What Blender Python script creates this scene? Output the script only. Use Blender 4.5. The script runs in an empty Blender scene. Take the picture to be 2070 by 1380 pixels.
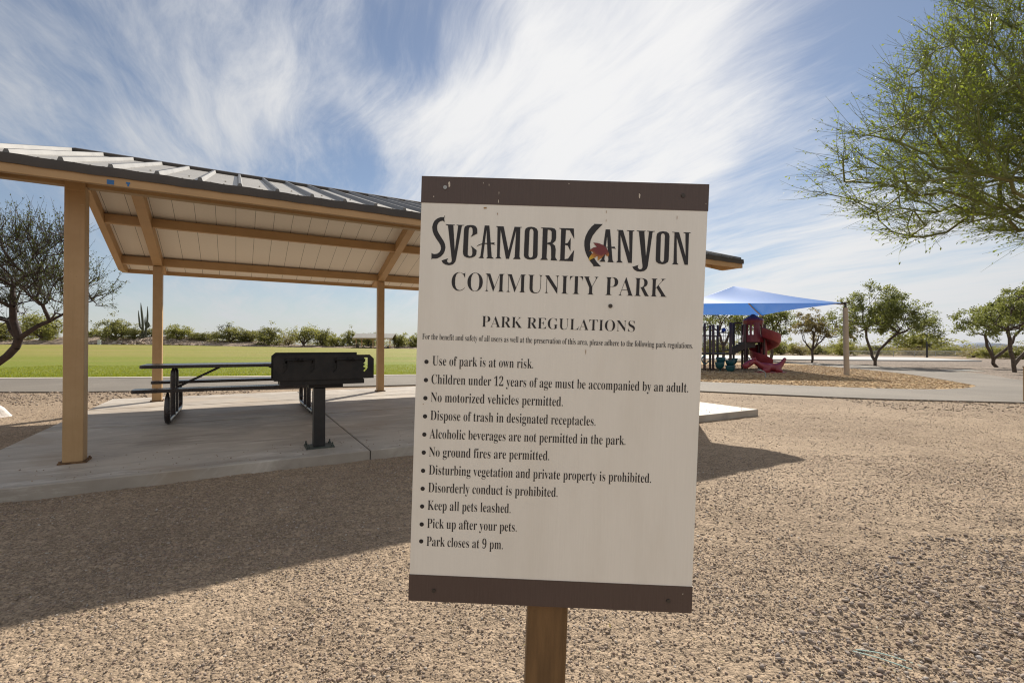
import bpy, bmesh, math, random
import numpy as np
from mathutils import Vector, Matrix, Euler
from mathutils.geometry import tessellate_polygon

R = math.radians
scene = bpy.context.scene
COL = scene.collection

# ------------------------------------------------------------------ camera
CAM_H = 1.28
cam_data = bpy.data.cameras.new("camera")
cam = bpy.data.objects.new("camera", cam_data)
COL.objects.link(cam)
cam.location = (0, 0, CAM_H)
cam_data.sensor_width = 36.0
cam_data.lens = 36.0 * 969.9 / 2070.0
cam_data.clip_start = 0.05
cam_data.clip_end = 40000
cam.rotation_mode = 'QUATERNION'
cam.rotation_quaternion = (Euler((R(90) + 0.0048, 0, 0)).to_matrix() @ Matrix.Rotation(0.0043, 3, 'Z')).to_quaternion()
scene.camera = cam

# ------------------------------------------------------------------ sky
SUN_AZ, SUN_EL = R(15.7), R(38.3)
SKY = 0.075
world = bpy.data.worlds.new("World")
scene.world = world
world.use_nodes = True
wt = world.node_tree
wt.nodes.clear()


class NT:
    """small wrapper that adds nodes and links sockets or constants"""
    def __init__(self, tree):
        self.t = tree

    def n(self, typ, inputs=None, **props):
        nd = self.t.nodes.new(typ)
        for k, v in props.items():
            setattr(nd, k, v)
        for k, v in (inputs or {}).items():
            self.put(nd.inputs[k], v)
        return nd

    def put(self, sock, v):
        if isinstance(v, bpy.types.NodeSocket):
            self.t.links.new(v, sock)
        else:
            sock.default_value = v

    def math(self, op, a, b=None, c=None, clamp=False):
        nd = self.n('ShaderNodeMath', operation=op, use_clamp=clamp)
        self.put(nd.inputs[0], a)
        if b is not None:
            self.put(nd.inputs[1], b)
        if c is not None:
            self.put(nd.inputs[2], c)
        return nd.outputs[0]

    def mix(self, f, a, b, blend='MIX'):
        nd = self.n('ShaderNodeMix', data_type='RGBA', blend_type=blend)
        self.put(nd.inputs['Factor'], f)
        self.put(nd.inputs['A'], a if isinstance(a, bpy.types.NodeSocket) else tuple(a)[:3] + (1,))
        self.put(nd.inputs['B'], b if isinstance(b, bpy.types.NodeSocket) else tuple(b)[:3] + (1,))
        return nd.outputs['Result']

    def step(self, v, lo, hi, o0=0.0, o1=1.0):
        nd = self.n('ShaderNodeMapRange', interpolation_type='SMOOTHSTEP')
        self.put(nd.inputs[0], v)
        for i, x in enumerate((lo, hi, o0, o1)):
            self.put(nd.inputs[i + 1], x)
        return nd.outputs[0]

    def noise(self, vec, scale, detail=4, rough=0.55, dist=0.0):
        return self.n('ShaderNodeTexNoise', {'Vector': vec, 'Scale': scale, 'Detail': detail, 'Roughness': rough, 'Distortion': dist}).outputs['Fac']


def sky_dir(az, el):
    a, e = R(az), R(el)
    return (math.sin(a) * math.cos(e), math.cos(a) * math.cos(e), math.sin(e))


w = NT(wt)
sky = w.n('ShaderNodeTexSky', sky_type='NISHITA', sun_disc=False, sun_elevation=SUN_EL, sun_rotation=SUN_AZ,
          altitude=750, air_density=1.0, dust_density=0.35, ozone_density=1.3)
gen = w.n('ShaderNodeTexCoord').outputs['Generated']
sep = w.n('ShaderNodeSeparateXYZ', {0: gen})
zc = w.math('ADD', w.math('MAXIMUM', sep.outputs[2], 0.0), 0.16)
cx = w.math('DIVIDE', sep.outputs[0], zc)
cy = w.math('DIVIDE', sep.outputs[1], zc)
cp = w.n('ShaderNodeCombineXYZ', {0: cx, 1: cy, 2: 0.0}).outputs[0]
warp = w.n('ShaderNodeTexNoise', {'Vector': cp, 'Scale': 0.8, 'Detail': 3.0}).outputs['Color']
cpw = w.n('ShaderNodeVectorMath', {0: cp, 1: w.n('ShaderNodeVectorMath', {0: warp, 'Scale': 0.42}, operation='SCALE').outputs[0]}, operation='ADD').outputs[0]
mapA = w.n('ShaderNodeMapping', {'Vector': cpw, 'Rotation': (0, 0, R(20)), 'Scale': (0.42, 1.5, 1), 'Location': (1.3, 0.4, 0)}, vector_type='TEXTURE').outputs[0]
mapB = w.n('ShaderNodeMapping', {'Vector': cpw, 'Rotation': (0, 0, R(30)), 'Scale': (0.11, 0.55, 1), 'Location': (4.2, 1.7, 0)}, vector_type='TEXTURE').outputs[0]
nA = w.noise(mapA, 1.0, 9, 0.62, 0.25)
nB = w.noise(mapB, 1.0, 9, 0.68, 0.35)
nC = w.noise(cp, 0.55, 3, 0.5)
dens = w.math('ADD', w.math('MULTIPLY', nA, 0.74), w.math('MULTIPLY', nB, 0.50))
dens = w.math('SUBTRACT', w.math('ADD', dens, w.math('MULTIPLY', nC, 0.24)), 0.165)
# where the cirrus lies thicker or opens up (azimuth, elevation, radius, amount)
for az, el, rad, amt in ((7, 31, 28, 0.15), (-2, 22, 15, 0.12), (18, 23, 16, 0.10), (-35, 23, 16, 0.10), (-22, 29, 10, 0.10), (-19, 23, 7, 0.07),
                         (-44, 19, 9, 0.06), (37, 7, 19, 0.34), (26, 30, 11, 0.07), (-22, 18.5, 8, -0.17), (-8.5, 34, 9, -0.24), (-13, 29.5, 6, -0.10),
                         (39, 26, 18, -0.24), (27.6, 13.5, 8, -0.18), (-45, 16, 9, -0.10), (-41, 26, 8, -0.10), (42, 15, 12, -0.10),
                         (180, 22, 75, 0.30), (120, 20, 45, 0.2), (-120, 20, 45, 0.2)):  # wide banks out of view, added as fill for shaded sides
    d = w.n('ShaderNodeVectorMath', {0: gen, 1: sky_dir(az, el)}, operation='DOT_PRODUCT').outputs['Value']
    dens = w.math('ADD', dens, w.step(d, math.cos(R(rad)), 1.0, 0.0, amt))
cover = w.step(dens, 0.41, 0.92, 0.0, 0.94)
sund = w.n('ShaderNodeVectorMath', {0: gen, 1: sky_dir(15.7, 38.7)}, operation='DOT_PRODUCT').outputs['Value']
lit = w.step(sund, 0.55, 1.0, 0.0, 1.0)
CL = 1.0 / SKY
anti = w.step(sund, -0.1, -0.8, 0.0, 1.0)                    # unseen bright cloud bank behind the camera, added to lift shaded sides
ccol = w.mix(lit, (0.45 * CL, 0.46 * CL, 0.475 * CL), (0.66 * CL, 0.655 * CL, 0.65 * CL))
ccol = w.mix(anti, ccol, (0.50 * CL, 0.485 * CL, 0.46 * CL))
hz = w.math('POWER', w.math('SUBTRACT', 1.0, w.math('MAXIMUM', sep.outputs[2], 0.0), clamp=True), 9.0)
skyb = w.mix(1.0, sky.outputs[0], (0.80, 0.83, 0.86), 'MULTIPLY')
skyb = w.mix(0.18, skyb, (0.30 * CL, 0.31 * CL, 0.33 * CL))
skyc = w.mix(w.math('MULTIPLY', hz, 0.8), skyb, (0.41 * CL, 0.42 * CL, 0.425 * CL))
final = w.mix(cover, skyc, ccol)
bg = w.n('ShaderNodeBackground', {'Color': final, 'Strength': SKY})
wo = w.n('ShaderNodeOutputWorld', {'Surface': bg.outputs[0]})

# ------------------------------------------------------------------ sun
sl = bpy.data.lights.new("sun", 'SUN')
sl.energy = 4.95
sl.angle = R(0.5)
sl.color = (1.0, 0.93, 0.82)
sun = bpy.data.objects.new("sun", sl)
COL.objects.link(sun)
sd = Vector((math.sin(SUN_AZ) * math.cos(SUN_EL), math.cos(SUN_AZ) * math.cos(SUN_EL), math.sin(SUN_EL)))
sun.rotation_euler = sd.to_track_quat('Z', 'Y').to_euler()
sun.location = (8, 30, 30)

scene.view_settings.view_transform = 'Standard'
scene.view_settings.look = 'None'
scene.view_settings.exposure = 0.50
scene.view_settings.gamma = 1.0
scene.cycles.max_bounces = 8
scene.cycles.transparent_max_bounces = 8
scene.cycles.sample_clamp_indirect = 6.0
scene.cycles.filter_width = 1.15
scene.cycles.use_denoising = True

# ------------------------------------------------------------------ helpers
TH = 0.5208
CT, ST = math.cos(TH), math.sin(TH)


def W(u, n, z=0.0):
    """shelter axes (u along the eaves, n across them) to world"""
    return (u * CT - n * ST, u * ST + n * CT, z)


class MB:
    def __init__(self, off=(0, 0, 0)):
        self.v, self.f, self.m, self.off = [], [], [], off
        self.mat = 0

    def add(self, verts, faces):
        b = len(self.v)
        o = self.off
        self.v += [(x - o[0], y - o[1], z - o[2]) for x, y, z in verts]
        self.f += [tuple(b + i for i in f) for f in faces]
        self.m += [self.mat] * len(faces)
        return self

    def box(self, x0, x1, y0, y1, z0, z1):
        return self.add([(x0, y0, z0), (x1, y0, z0), (x1, y1, z0), (x0, y1, z0), (x0, y0, z1), (x1, y0, z1), (x1, y1, z1), (x0, y1, z1)],
                        [(0, 3, 2, 1), (4, 5, 6, 7), (0, 1, 5, 4), (1, 2, 6, 5), (2, 3, 7, 6), (3, 0, 4, 7)])

    def ext(self, poly, a0, a1, axis):
        """polygon in the two other axes extruded along axis (0,1,2); concave outlines are fine"""
        return self.plate([poly], a0, a1, axis)

    def plate(self, loops, a0, a1, axis):
        tri = tessellate_polygon([[Vector((p[0], p[1], 0)) for p in l] for l in loops])
        flat = [p for l in loops for p in l]

        def P(p, a):
            if axis == 0:
                return (a, p[0], p[1])
            if axis == 1:
                return (p[0], a, p[1])
            return (p[0], p[1], a)
        n = len(flat)
        vs = [P(p, a0) for p in flat] + [P(p, a1) for p in flat]
        fs = []
        for t in tri:
            fs.append(tuple(t))
            fs.append(tuple(n + i for i in reversed(t)))
        b = 0
        for l in loops:
            k = len(l)
            for i in range(k):
                j = (i + 1) % k
                fs.append((b + i, b + j, n + b + j, n + b + i))
            b += k
        return self.add(vs, fs)

    def tube(self, pts, rad, sides=8, cap=True, flat=1.0):
        pts = [Vector(p) for p in pts]
        if not hasattr(rad, '__len__'):
            rad = [rad] * len(pts)
        vs, fs = [], []
        up = None
        for i, p in enumerate(pts):
            d = (pts[min(i + 1, len(pts) - 1)] - pts[max(i - 1, 0)]).normalized()
            if up is None:
                up = Vector((0, 0, 1)) if abs(d.z) < 0.9 else Vector((1, 0, 0))
            a = d.cross(up)
            if a.length < 1e-6:
                a = d.cross(Vector((0.3, 1, 0.2)))
            a.normalize()
            b = a.cross(d).normalized()
            up = b
            for k in range(sides):
                t = 2 * math.pi * (k + 0.5) / sides
                q = p + a * (math.cos(t) * rad[i]) + b * (math.sin(t) * rad[i] * flat)
                vs.append(tuple(q))
        for i in range(len(pts) - 1):
            for k in range(sides):
                j = (k + 1) % sides
                fs.append((i * sides + k, i * sides + j, (i + 1) * sides + j, (i + 1) * sides + k))
        if cap:
            fs.append(tuple(reversed(range(sides))))
            fs.append(tuple(range((len(pts) - 1) * sides, len(pts) * sides)))
        return self.add(vs, fs)

    def build(self, name, mats, parent=None, smooth=False, bevel=0, **tags):
        me = bpy.data.meshes.new(name)
        me.from_pydata(self.v, [], self.f)
        mats = mats if isinstance(mats, (list, tuple)) else [mats]
        for m in mats:
            me.materials.append(m)
        if len(mats) > 1:
            me.polygons.foreach_set('material_index', self.m)
        bm = bmesh.new()
        bm.from_mesh(me)
        bmesh.ops.recalc_face_normals(bm, faces=bm.faces)
        bm.to_mesh(me)
        bm.free()
        if smooth:
            me.polygons.foreach_set('use_smooth', [True] * len(me.polygons))
            try:
                me.set_sharp_from_angle(angle=R(40))
            except Exception:
                pass
        me.update()
        o = bpy.data.objects.new(name, me)
        COL.objects.link(o)
        if parent:
            o.parent = parent
        if bevel:
            md = o.modifiers.new('bevel', 'BEVEL')
            md.width = bevel
            md.segments = 2
            md.limit_method = 'ANGLE'
        return tag(o, **tags)


def tag(o, label=None, category=None, group=None, kind=None):
    for k, v in (('label', label), ('category', category), ('group', group), ('kind', kind)):
        if v:
            o[k] = v
    return o


def thing(name, label, category, loc=(0, 0, 0), rotz=0.0, group=None):
    o = bpy.data.objects.new(name, None)
    COL.objects.link(o)
    o.location = loc
    o.rotation_euler = (0, 0, rotz)
    o.empty_display_size = 0.2
    return tag(o, label, category, group)


def dup(root, loc, rotz=0.0, scale=None, label=None):
    """a copy of a thing together with copies of its parts and sub-parts"""
    def rec(o, parent):
        c = o.copy()
        COL.objects.link(c)
        if parent:
            c.parent = parent
        for ch in list(o.children):
            rec(ch, c)
        return c
    r = rec(root, None)
    r.location = loc
    r.rotation_euler = (0, 0, rotz)
    if scale:
        r.scale = scale
    if label:
        r['label'] = label
    return r


def raw_mesh(name, verts, faces, mats, parent=None, face_size=4, smooth=False, colors=None, **tags):
    """numpy arrays straight into a mesh (all faces the same size)"""
    me = bpy.data.meshes.new(name)
    nv, nf = len(verts), len(faces)
    me.vertices.add(nv)
    me.vertices.foreach_set('co', np.asarray(verts, np.float32).ravel())
    me.loops.add(nf * face_size)
    me.loops.foreach_set('vertex_index', np.asarray(faces, np.int32).ravel())
    me.polygons.add(nf)
    me.polygons.foreach_set('loop_start', np.arange(0, nf * face_size, face_size, dtype=np.int32))
    me.polygons.foreach_set('loop_total', np.full(nf, face_size, np.int32))
    if smooth:
        me.polygons.foreach_set('use_smooth', np.ones(nf, bool))
    me.materials.append(mats)
    if colors is not None:
        a = me.color_attributes.new('stone', 'FLOAT_COLOR', 'POINT')
        a.data.foreach_set('color', np.asarray(colors, np.float32).ravel())
    me.update(calc_edges=True)
    me.validate()
    o = bpy.data.objects.new(name, me)
    COL.objects.link(o)
    if parent:
        o.parent = parent
    return tag(o, **tags)


def spline(pts, k=6, closed=False):
    """Catmull-Rom through the points"""
    P = [np.array(p, float) for p in pts]
    n = len(P)
    out = []
    for i in range(n if closed else n - 1):
        p0 = P[(i - 1) % n] if closed or i > 0 else P[0]
        p1, p2 = P[i], P[(i + 1) % n]
        p3 = P[(i + 2) % n] if closed or i + 2 < n else P[-1]
        for j in range(k):
            t = j / k
            out.append(tuple(0.5 * (2 * p1 + (p2 - p0) * t + (2 * p0 - 5 * p1 + 4 * p2 - p3) * t * t + (3 * p1 - p0 - 3 * p2 + p3) * t ** 3)))
    if not closed:
        out.append(tuple(P[-1]))
    return out


# ------------------------------------------------------------------ materials
def mat(name, col, rough=0.6, metal=0.0, var=0.12, vscale=6.0, bump=0.0, bscale=60.0, spec=0.5, stretch=(1, 1, 1), col2=None, detail=5):
    m = bpy.data.materials.new(name)
    m.use_nodes = True
    t = NT(m.node_tree)
    p = m.node_tree.nodes['Principled BSDF']
    co = t.n('ShaderNodeTexCoord').outputs['Object']
    vec = t.n('ShaderNodeMapping', {'Vector': co, 'Scale': stretch}).outputs[0]
    n1 = t.noise(vec, vscale, detail, 0.6)
    f = t.step(n1, 0.3, 0.7)
    a = tuple(c * (1 - var) for c in col)
    b = col2 if col2 else tuple(min(1, c * (1 + var)) for c in col)
    t.put(p.inputs['Base Color'], t.mix(f, a, b))
    p.inputs['Metallic'].default_value = metal
    p.inputs['Specular IOR Level'].default_value = spec
    t.put(p.inputs['Roughness'], t.math('ADD', t.math('MULTIPLY', n1, 0.16), rough - 0.08, clamp=True))
    if bump:
        n2 = t.noise(vec, bscale, 4, 0.6)
        bp = t.n('ShaderNodeBump', {'Height': n2, 'Strength': 1.0, 'Distance': bump})
        t.put(p.inputs['Normal'], bp.outputs[0])
    return m


def leaf_mat(name, c1, c2, trans=0.35, rough=0.5):
    m = bpy.data.materials.new(name)
    m.use_nodes = True
    t = NT(m.node_tree)
    nt = m.node_tree
    p = nt.nodes['Principled BSDF']
    rnd = t.n('ShaderNodeNewGeometry').outputs['Random Per Island']
    c = t.mix(rnd, c1, c2)
    t.put(p.inputs['Base Color'], c)
    p.inputs['Roughness'].default_value = rough
    p.inputs['Specular IOR Level'].default_value = 0.3
    tr = t.n('ShaderNodeBsdfTranslucent', {'Color': t.mix(0.5, c, (c2[0] * 1.5, c2[1] * 1.5, c2[2] * 0.8))})
    mx = t.n('ShaderNodeMixShader', {0: trans, 1: p.outputs[0], 2: tr.outputs[0]})
    nt.links.new(mx.outputs[0], nt.nodes['Material Output'].inputs['Surface'])
    return m


def ground_mat(name, c_lo, c_hi, stone=70.0, bump=0.012, patch=0.5, stone_var=0.35):
    """loose stones: every cell of a Voronoi is a stone with a tone of its own"""
    m = bpy.data.materials.new(name)
    m.use_nodes = True
    t = NT(m.node_tree)
    p = m.node_tree.nodes['Principled BSDF']
    pos = t.n('ShaderNodeNewGeometry').outputs['Position']
    v1 = t.n('ShaderNodeTexVoronoi', {'Vector': pos, 'Scale': stone, 'Randomness': 1.0})
    v2 = t.n('ShaderNodeTexVoronoi', {'Vector': pos, 'Scale': stone * 0.41, 'Randomness': 1.0})
    big = t.noise(pos, patch, 6, 0.62, 0.4)
    mid = t.noise(pos, 5.5, 5, 0.65)
    c = t.mix(t.step(big, 0.32, 0.68), c_lo, c_hi)
    c = t.mix(t.math('MULTIPLY', t.step(mid, 0.35, 0.75), 0.35), c, tuple(x * 0.72 for x in c_lo))
    g1 = t.n('ShaderNodeSeparateColor', {0: v1.outputs['Color']}).outputs[0]
    tone = t.math('ADD', t.math('MULTIPLY', g1, stone_var * 2), 1.0 - stone_var)
    gray = t.n('ShaderNodeCombineXYZ', {0: tone, 1: tone, 2: tone}).outputs[0]
    c = t.mix(1.0, c, gray, 'MULTIPLY')
    g2 = t.n('ShaderNodeSeparateColor', {0: v2.outputs['Color']}).outputs[1]
    c = t.mix(t.math('MULTIPLY', t.step(g2, 0.86, 0.9), 0.5), c, tuple(x * 1.35 for x in c_hi))
    t.put(p.inputs['Base Color'], c)
    p.inputs['Roughness'].default_value = 0.92
    p.inputs['Specular IOR Level'].default_value = 0.2
    h = t.math('ADD', t.math('MULTIPLY', v1.outputs['Distance'], -0.8), t.math('MULTIPLY', v2.outputs['Distance'], -0.9))
    h = t.math('ADD', h, t.math('MULTIPLY', t.noise(pos, 9.0, 6, 0.7), 2.2))
    bp = t.n('ShaderNodeBump', {'Height': h, 'Strength': 1.0, 'Distance': bump})
    t.put(p.inputs['Normal'], bp.outputs[0])
    return m


M = {}
M['gravel'] = ground_mat('desert_gravel', (0.255, 0.190, 0.132), (0.345, 0.262, 0.184), 95, 0.007)
M['rock_mulch'] = ground_mat('brown_rock', (0.20, 0.16, 0.13), (0.29, 0.235, 0.19), 24, 0.03, 0.4, 0.5)
M['berm'] = ground_mat('rubble', (0.30, 0.235, 0.18), (0.48, 0.38, 0.30), 2.2, 0.25, 0.12, 0.35)
M['tan'] = mat('tan_paint', (0.44, 0.278, 0.135), 0.5, 0, 0.06, 3.0, 0.0004, 500, 0.4)
M['tan_rust'] = mat('rusty_tan', (0.10, 0.055, 0.028), 0.75, 0, 0.3, 20, 0.002, 90, 0.3, col2=(0.20, 0.115, 0.055))
M['trim'] = mat('dark_bronze_trim', (0.055, 0.045, 0.038), 0.5, 0.2, 0.15, 5, 0.0006, 160)
M['roof'] = mat('galvanised_sheet', (0.44, 0.405, 0.35), 0.42, 0.25, 0.06, 2.0)
M['rib'] = mat('galvanised_rib', (0.145, 0.14, 0.134), 0.45, 0.3, 0.06, 2.0)
M['concrete'] = None
M['black'] = mat('black_enamel', (0.012, 0.012, 0.013), 0.38, 0, 0.3, 14, 0.0007, 220, 0.5)
M['bronze'] = mat('brown_black_vinyl', (0.022, 0.016, 0.016), 0.27, 0, 0.2, 9, 0.0005, 200, 0.5)
M['sooty'] = mat('sooty_iron', (0.008, 0.008, 0.009), 0.52, 0.2, 0.4, 7, 0.001, 150, 0.45, col2=(0.020, 0.016, 0.014))
M['oldmetal'] = mat('weathered_plate', (0.06, 0.07, 0.06), 0.6, 0.3, 0.3, 30, 0.001, 150)
M['wood'] = mat('brown_stained_post', (0.15, 0.085, 0.035), 0.55, 0, 0.22, 9, 0.001, 60, 0.4, stretch=(6, 6, 0.5))
M['red'] = mat('red_plastic', (0.235, 0.026, 0.034), 0.36, 0, 0.1, 5, 0, 60, 0.5)
M['darkred'] = mat('maroon_plastic', (0.10, 0.016, 0.045), 0.4, 0, 0.1, 5)
M['maroon'] = mat('brown_playset_paint', (0.065, 0.032, 0.030), 0.4, 0, 0.15, 6)
M['deck'] = mat('dark_brown_deck', (0.04, 0.027, 0.022), 0.6, 0, 0.2, 8)
M['teal'] = mat('teal_plastic', (0.012, 0.085, 0.095), 0.4, 0, 0.1, 5)
M['post_beige'] = mat('beige_powder_coat', (0.36, 0.29, 0.22), 0.5, 0, 0.05, 3)
M['rock'] = mat('white_quartz', (0.62, 0.58, 0.55), 0.8, 0, 0.15, 9, 0.01, 25)
M['bark'] = mat('dark_bark', (0.045, 0.030, 0.024), 0.85, 0, 0.35, 10, 0.01, 40)
M['bark_grey'] = mat('grey_brown_bark', (0.085, 0.062, 0.045), 0.85, 0, 0.35, 10, 0.01, 40)
M['bark_green'] = mat('green_bark', (0.13, 0.125, 0.035), 0.6, 0, 0.25, 10, 0.003, 40)
M['twig_green'] = mat('green_twig', (0.165, 0.185, 0.06), 0.6, 0, 0.25, 6)
M['cactus'] = mat('saguaro_skin', (0.05, 0.055, 0.035), 0.7, 0, 0.25, 1.5)
M['grey_steel'] = mat('galvanised_steel', (0.35, 0.36, 0.36), 0.45, 0.6, 0.08, 5)
M['pale_metal'] = mat('pale_utility_paint', (0.55, 0.57, 0.55), 0.5, 0, 0.06, 4)
M['mountain'] = mat('haze_tinted_rock', (0.17, 0.20, 0.26), 0.95, 0, 0.15, 0.001)  # blue of the distant haze is mixed into the rock colour
M['kerb'] = mat('pale_concrete', (0.55, 0.50, 0.43), 0.85, 0, 0.1, 3, 0.002, 60)
M['lf_mesq'] = leaf_mat('mesquite_leaf', (0.040, 0.050, 0.018), (0.10, 0.115, 0.035), 0.35)
M['lf_palo'] = leaf_mat('palo_leaf', (0.095, 0.135, 0.016), (0.23, 0.27, 0.045), 0.5)
M['lf_tree'] = leaf_mat('park_tree_leaf', (0.065, 0.085, 0.026), (0.22, 0.235, 0.085), 0.5)
M['lf_red'] = leaf_mat('olive_leaf', (0.09, 0.085, 0.04), (0.25, 0.20, 0.10), 0.45)
M['lf_bush'] = leaf_mat('bush_leaf', (0.095, 0.10, 0.034), (0.25, 0.245, 0.10), 0.5)
M['lf_bush2'] = leaf_mat('bright_bush_leaf', (0.12, 0.13, 0.036), (0.29, 0.285, 0.10), 0.55)
M['lf_dry'] = leaf_mat('dry_brush', (0.17, 0.145, 0.07), (0.32, 0.27, 0.13), 0.35)


def concrete_mat():
    m = bpy.data.materials.new('broomed_concrete')
    m.use_nodes = True
    t = NT(m.node_tree)
    p = m.node_tree.nodes['Principled BSDF']
    co = t.n('ShaderNodeTexCoord').outputs['Object']
    big = t.noise(co, 0.9, 7, 0.62, 0.6)
    st = t.noise(t.n('ShaderNodeMapping', {'Vector': co, 'Scale': (0.7, 3.2, 1)}).outputs[0], 1.3, 6, 0.65, 0.5)
    c = t.mix(t.step(big, 0.3, 0.7), (0.30, 0.262, 0.22), (0.475, 0.425, 0.365))
    c = t.mix(t.math('MULTIPLY', t.step(st, 0.50, 0.64), 0.65), c, (0.24, 0.21, 0.18))
    spots = t.n('ShaderNodeTexVoronoi', {'Vector': co, 'Scale': 2.3})
    c = t.mix(t.math('MULTIPLY', t.step(spots.outputs['Distance'], 0.05, 0.025), 0.6), c, (0.14, 0.115, 0.10))
    chalk = t.noise(t.n('ShaderNodeMapping', {'Vector': co, 'Scale': (1.0, 4.0, 1), 'Location': (3, 1, 0)}).outputs[0], 1.6, 8, 0.7, 0.8)
    c = t.mix(t.math('MULTIPLY', t.step(chalk, 0.52, 0.66), 0.55), c, (0.66, 0.61, 0.55))
    soil = t.noise(co, 0.45, 5, 0.6, 1.0)
    c = t.mix(t.math('MULTIPLY', t.step(soil, 0.50, 0.62), 0.5), c, (0.34, 0.265, 0.19))
    fine = t.noise(co, 180, 3, 0.6)
    c = t.mix(t.math('MULTIPLY', fine, 0.25), c, (0.33, 0.29, 0.25))
    t.put(p.inputs['Base Color'], c)
    t.put(p.inputs['Roughness'], t.math('ADD', t.math('MULTIPLY', big, 0.3), 0.45))
    p.inputs['Specular IOR Level'].default_value = 0.35
    br = t.noise(t.n('ShaderNodeMapping', {'Vector': co, 'Scale': (40, 500, 40)}).outputs[0], 1.0, 3, 0.6)
    bp = t.n('ShaderNodeBump', {'Height': t.math('ADD', br, fine), 'Strength': 0.6, 'Distance': 0.0015})
    t.put(p.inputs['Normal'], bp.outputs[0])
    return m


M['concrete'] = concrete_mat()


def painted_post():
    m = bpy.data.materials.new('scuffed_tan_paint')
    m.use_nodes = True
    t = NT(m.node_tree)
    p = m.node_tree.nodes['Principled BSDF']
    co = t.n('ShaderNodeTexCoord').outputs['Object']
    n1 = t.noise(co, 3.0, 6, 0.65)
    st = t.noise(t.n('ShaderNodeMapping', {'Vector': co, 'Scale': (30, 30, 1.2)}).outputs[0], 1.0, 5, 0.6)
    c = t.mix(t.step(n1, 0.3, 0.7), (0.395, 0.248, 0.118), (0.45, 0.29, 0.148))
    c = t.mix(t.math('MULTIPLY', t.step(st, 0.5, 0.72), 0.3), c, (0.30, 0.185, 0.085))
    sp = t.noise(co, 24.0, 4, 0.7)
    c = t.mix(t.math('MULTIPLY', t.step(sp, 0.69, 0.74), 0.8), c, (0.16, 0.075, 0.03))
    sc = t.noise(t.n('ShaderNodeMapping', {'Vector': co, 'Scale': (4, 4, 30), 'Rotation': (0.3, 0.2, 0)}).outputs[0], 1.0, 3, 0.5)
    c = t.mix(t.math('MULTIPLY', t.step(sc, 0.72, 0.78), 0.6), c, (0.58, 0.45, 0.30))
    t.put(p.inputs['Base Color'], c)
    p.inputs['Roughness'].default_value = 0.5
    p.inputs['Specular IOR Level'].default_value = 0.4
    bp = t.n('ShaderNodeBump', {'Height': t.noise(co, 300, 3, 0.6), 'Strength': 0.5, 'Distance': 0.001})
    t.put(p.inputs['Normal'], bp.outputs[0])
    return m


M['tan_post'] = painted_post()


def asphalt_mat():
    m = bpy.data.materials.new('worn_asphalt')
    m.use_nodes = True
    t = NT(m.node_tree)
    p = m.node_tree.nodes['Principled BSDF']
    pos = t.n('ShaderNodeNewGeometry').outputs['Position']
    big = t.noise(pos, 0.35, 6, 0.6, 0.5)
    v = t.n('ShaderNodeTexVoronoi', {'Vector': pos, 'Scale': 55})
    g = t.n('ShaderNodeSeparateColor', {0: v.outputs['Color']}).outputs[0]
    c = t.mix(t.step(big, 0.35, 0.7), (0.145, 0.124, 0.100), (0.205, 0.176, 0.142))
    c = t.mix(t.math('MULTIPLY', g, 0.35), c, (0.12, 0.105, 0.09))
    t.put(p.inputs['Base Color'], c)
    p.inputs['Roughness'].default_value = 0.85
    bp = t.n('ShaderNodeBump', {'Height': t.math('ADD', v.outputs['Distance'], t.noise(pos, 20, 5, 0.7)), 'Strength': 0.8, 'Distance': 0.008})
    t.put(p.inputs['Normal'], bp.outputs[0])
    return m


M['asphalt'] = asphalt_mat()


def lawn_mat():
    m = bpy.data.materials.new('mown_lawn')
    m.use_nodes = True
    t = NT(m.node_tree)
    p = m.node_tree.nodes['Principled BSDF']
    pos = t.n('ShaderNodeNewGeometry').outputs['Position']
    sp = t.n('ShaderNodeSeparateXYZ', {0: pos})
    band = t.noise(t.n('ShaderNodeMapping', {'Vector': pos, 'Scale': (0.015, 0.20, 1), 'Rotation': (0, 0, R(3))}).outputs[0], 1.0, 5, 0.65, 0.4)
    patch = t.noise(pos, 0.12, 5, 0.6)
    far = t.step(sp.outputs[1], 22, 50)
    green, olive = (0.155, 0.195, 0.008), (0.25, 0.212, 0.055)
    f = t.math('ADD', t.math('MULTIPLY', far, 0.62), t.math('ADD', t.math('MULTIPLY', t.math('SUBTRACT', band, 0.5), 2.6), t.math('MULTIPLY', t.math('SUBTRACT', patch, 0.5), 1.2)), clamp=True)
    c = t.mix(f, green, olive)
    fine = t.noise(t.n('ShaderNodeMapping', {'Vector': pos, 'Scale': (3, 1.2, 1)}).outputs[0], 3.0, 6, 0.75)
    c = t.mix(t.math('MULTIPLY', t.step(fine, 0.45, 0.75), 0.6), c, (0.36, 0.31, 0.07))
    c = t.mix(t.math('MULTIPLY', t.step(fine, 0.50, 0.25), 0.5), c, (0.10, 0.13, 0.008))
    t.put(p.inputs['Base Color'], c)
    p.inputs['Roughness'].default_value = 0.8
    p.inputs['Specular IOR Level'].default_value = 0.2
    bp = t.n('ShaderNodeBump', {'Height': t.math('ADD', t.noise(pos, 14, 6, 0.75), fine), 'Strength': 1.0, 'Distance': 0.06})
    t.put(p.inputs['Normal'], bp.outputs[0])
    return m


M['lawn'] = lawn_mat()
M['mulch'] = ground_mat('wood_chip_bed', (0.36, 0.235, 0.115), (0.50, 0.35, 0.19), 22, 0.03, 0.5, 0.4)

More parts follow.
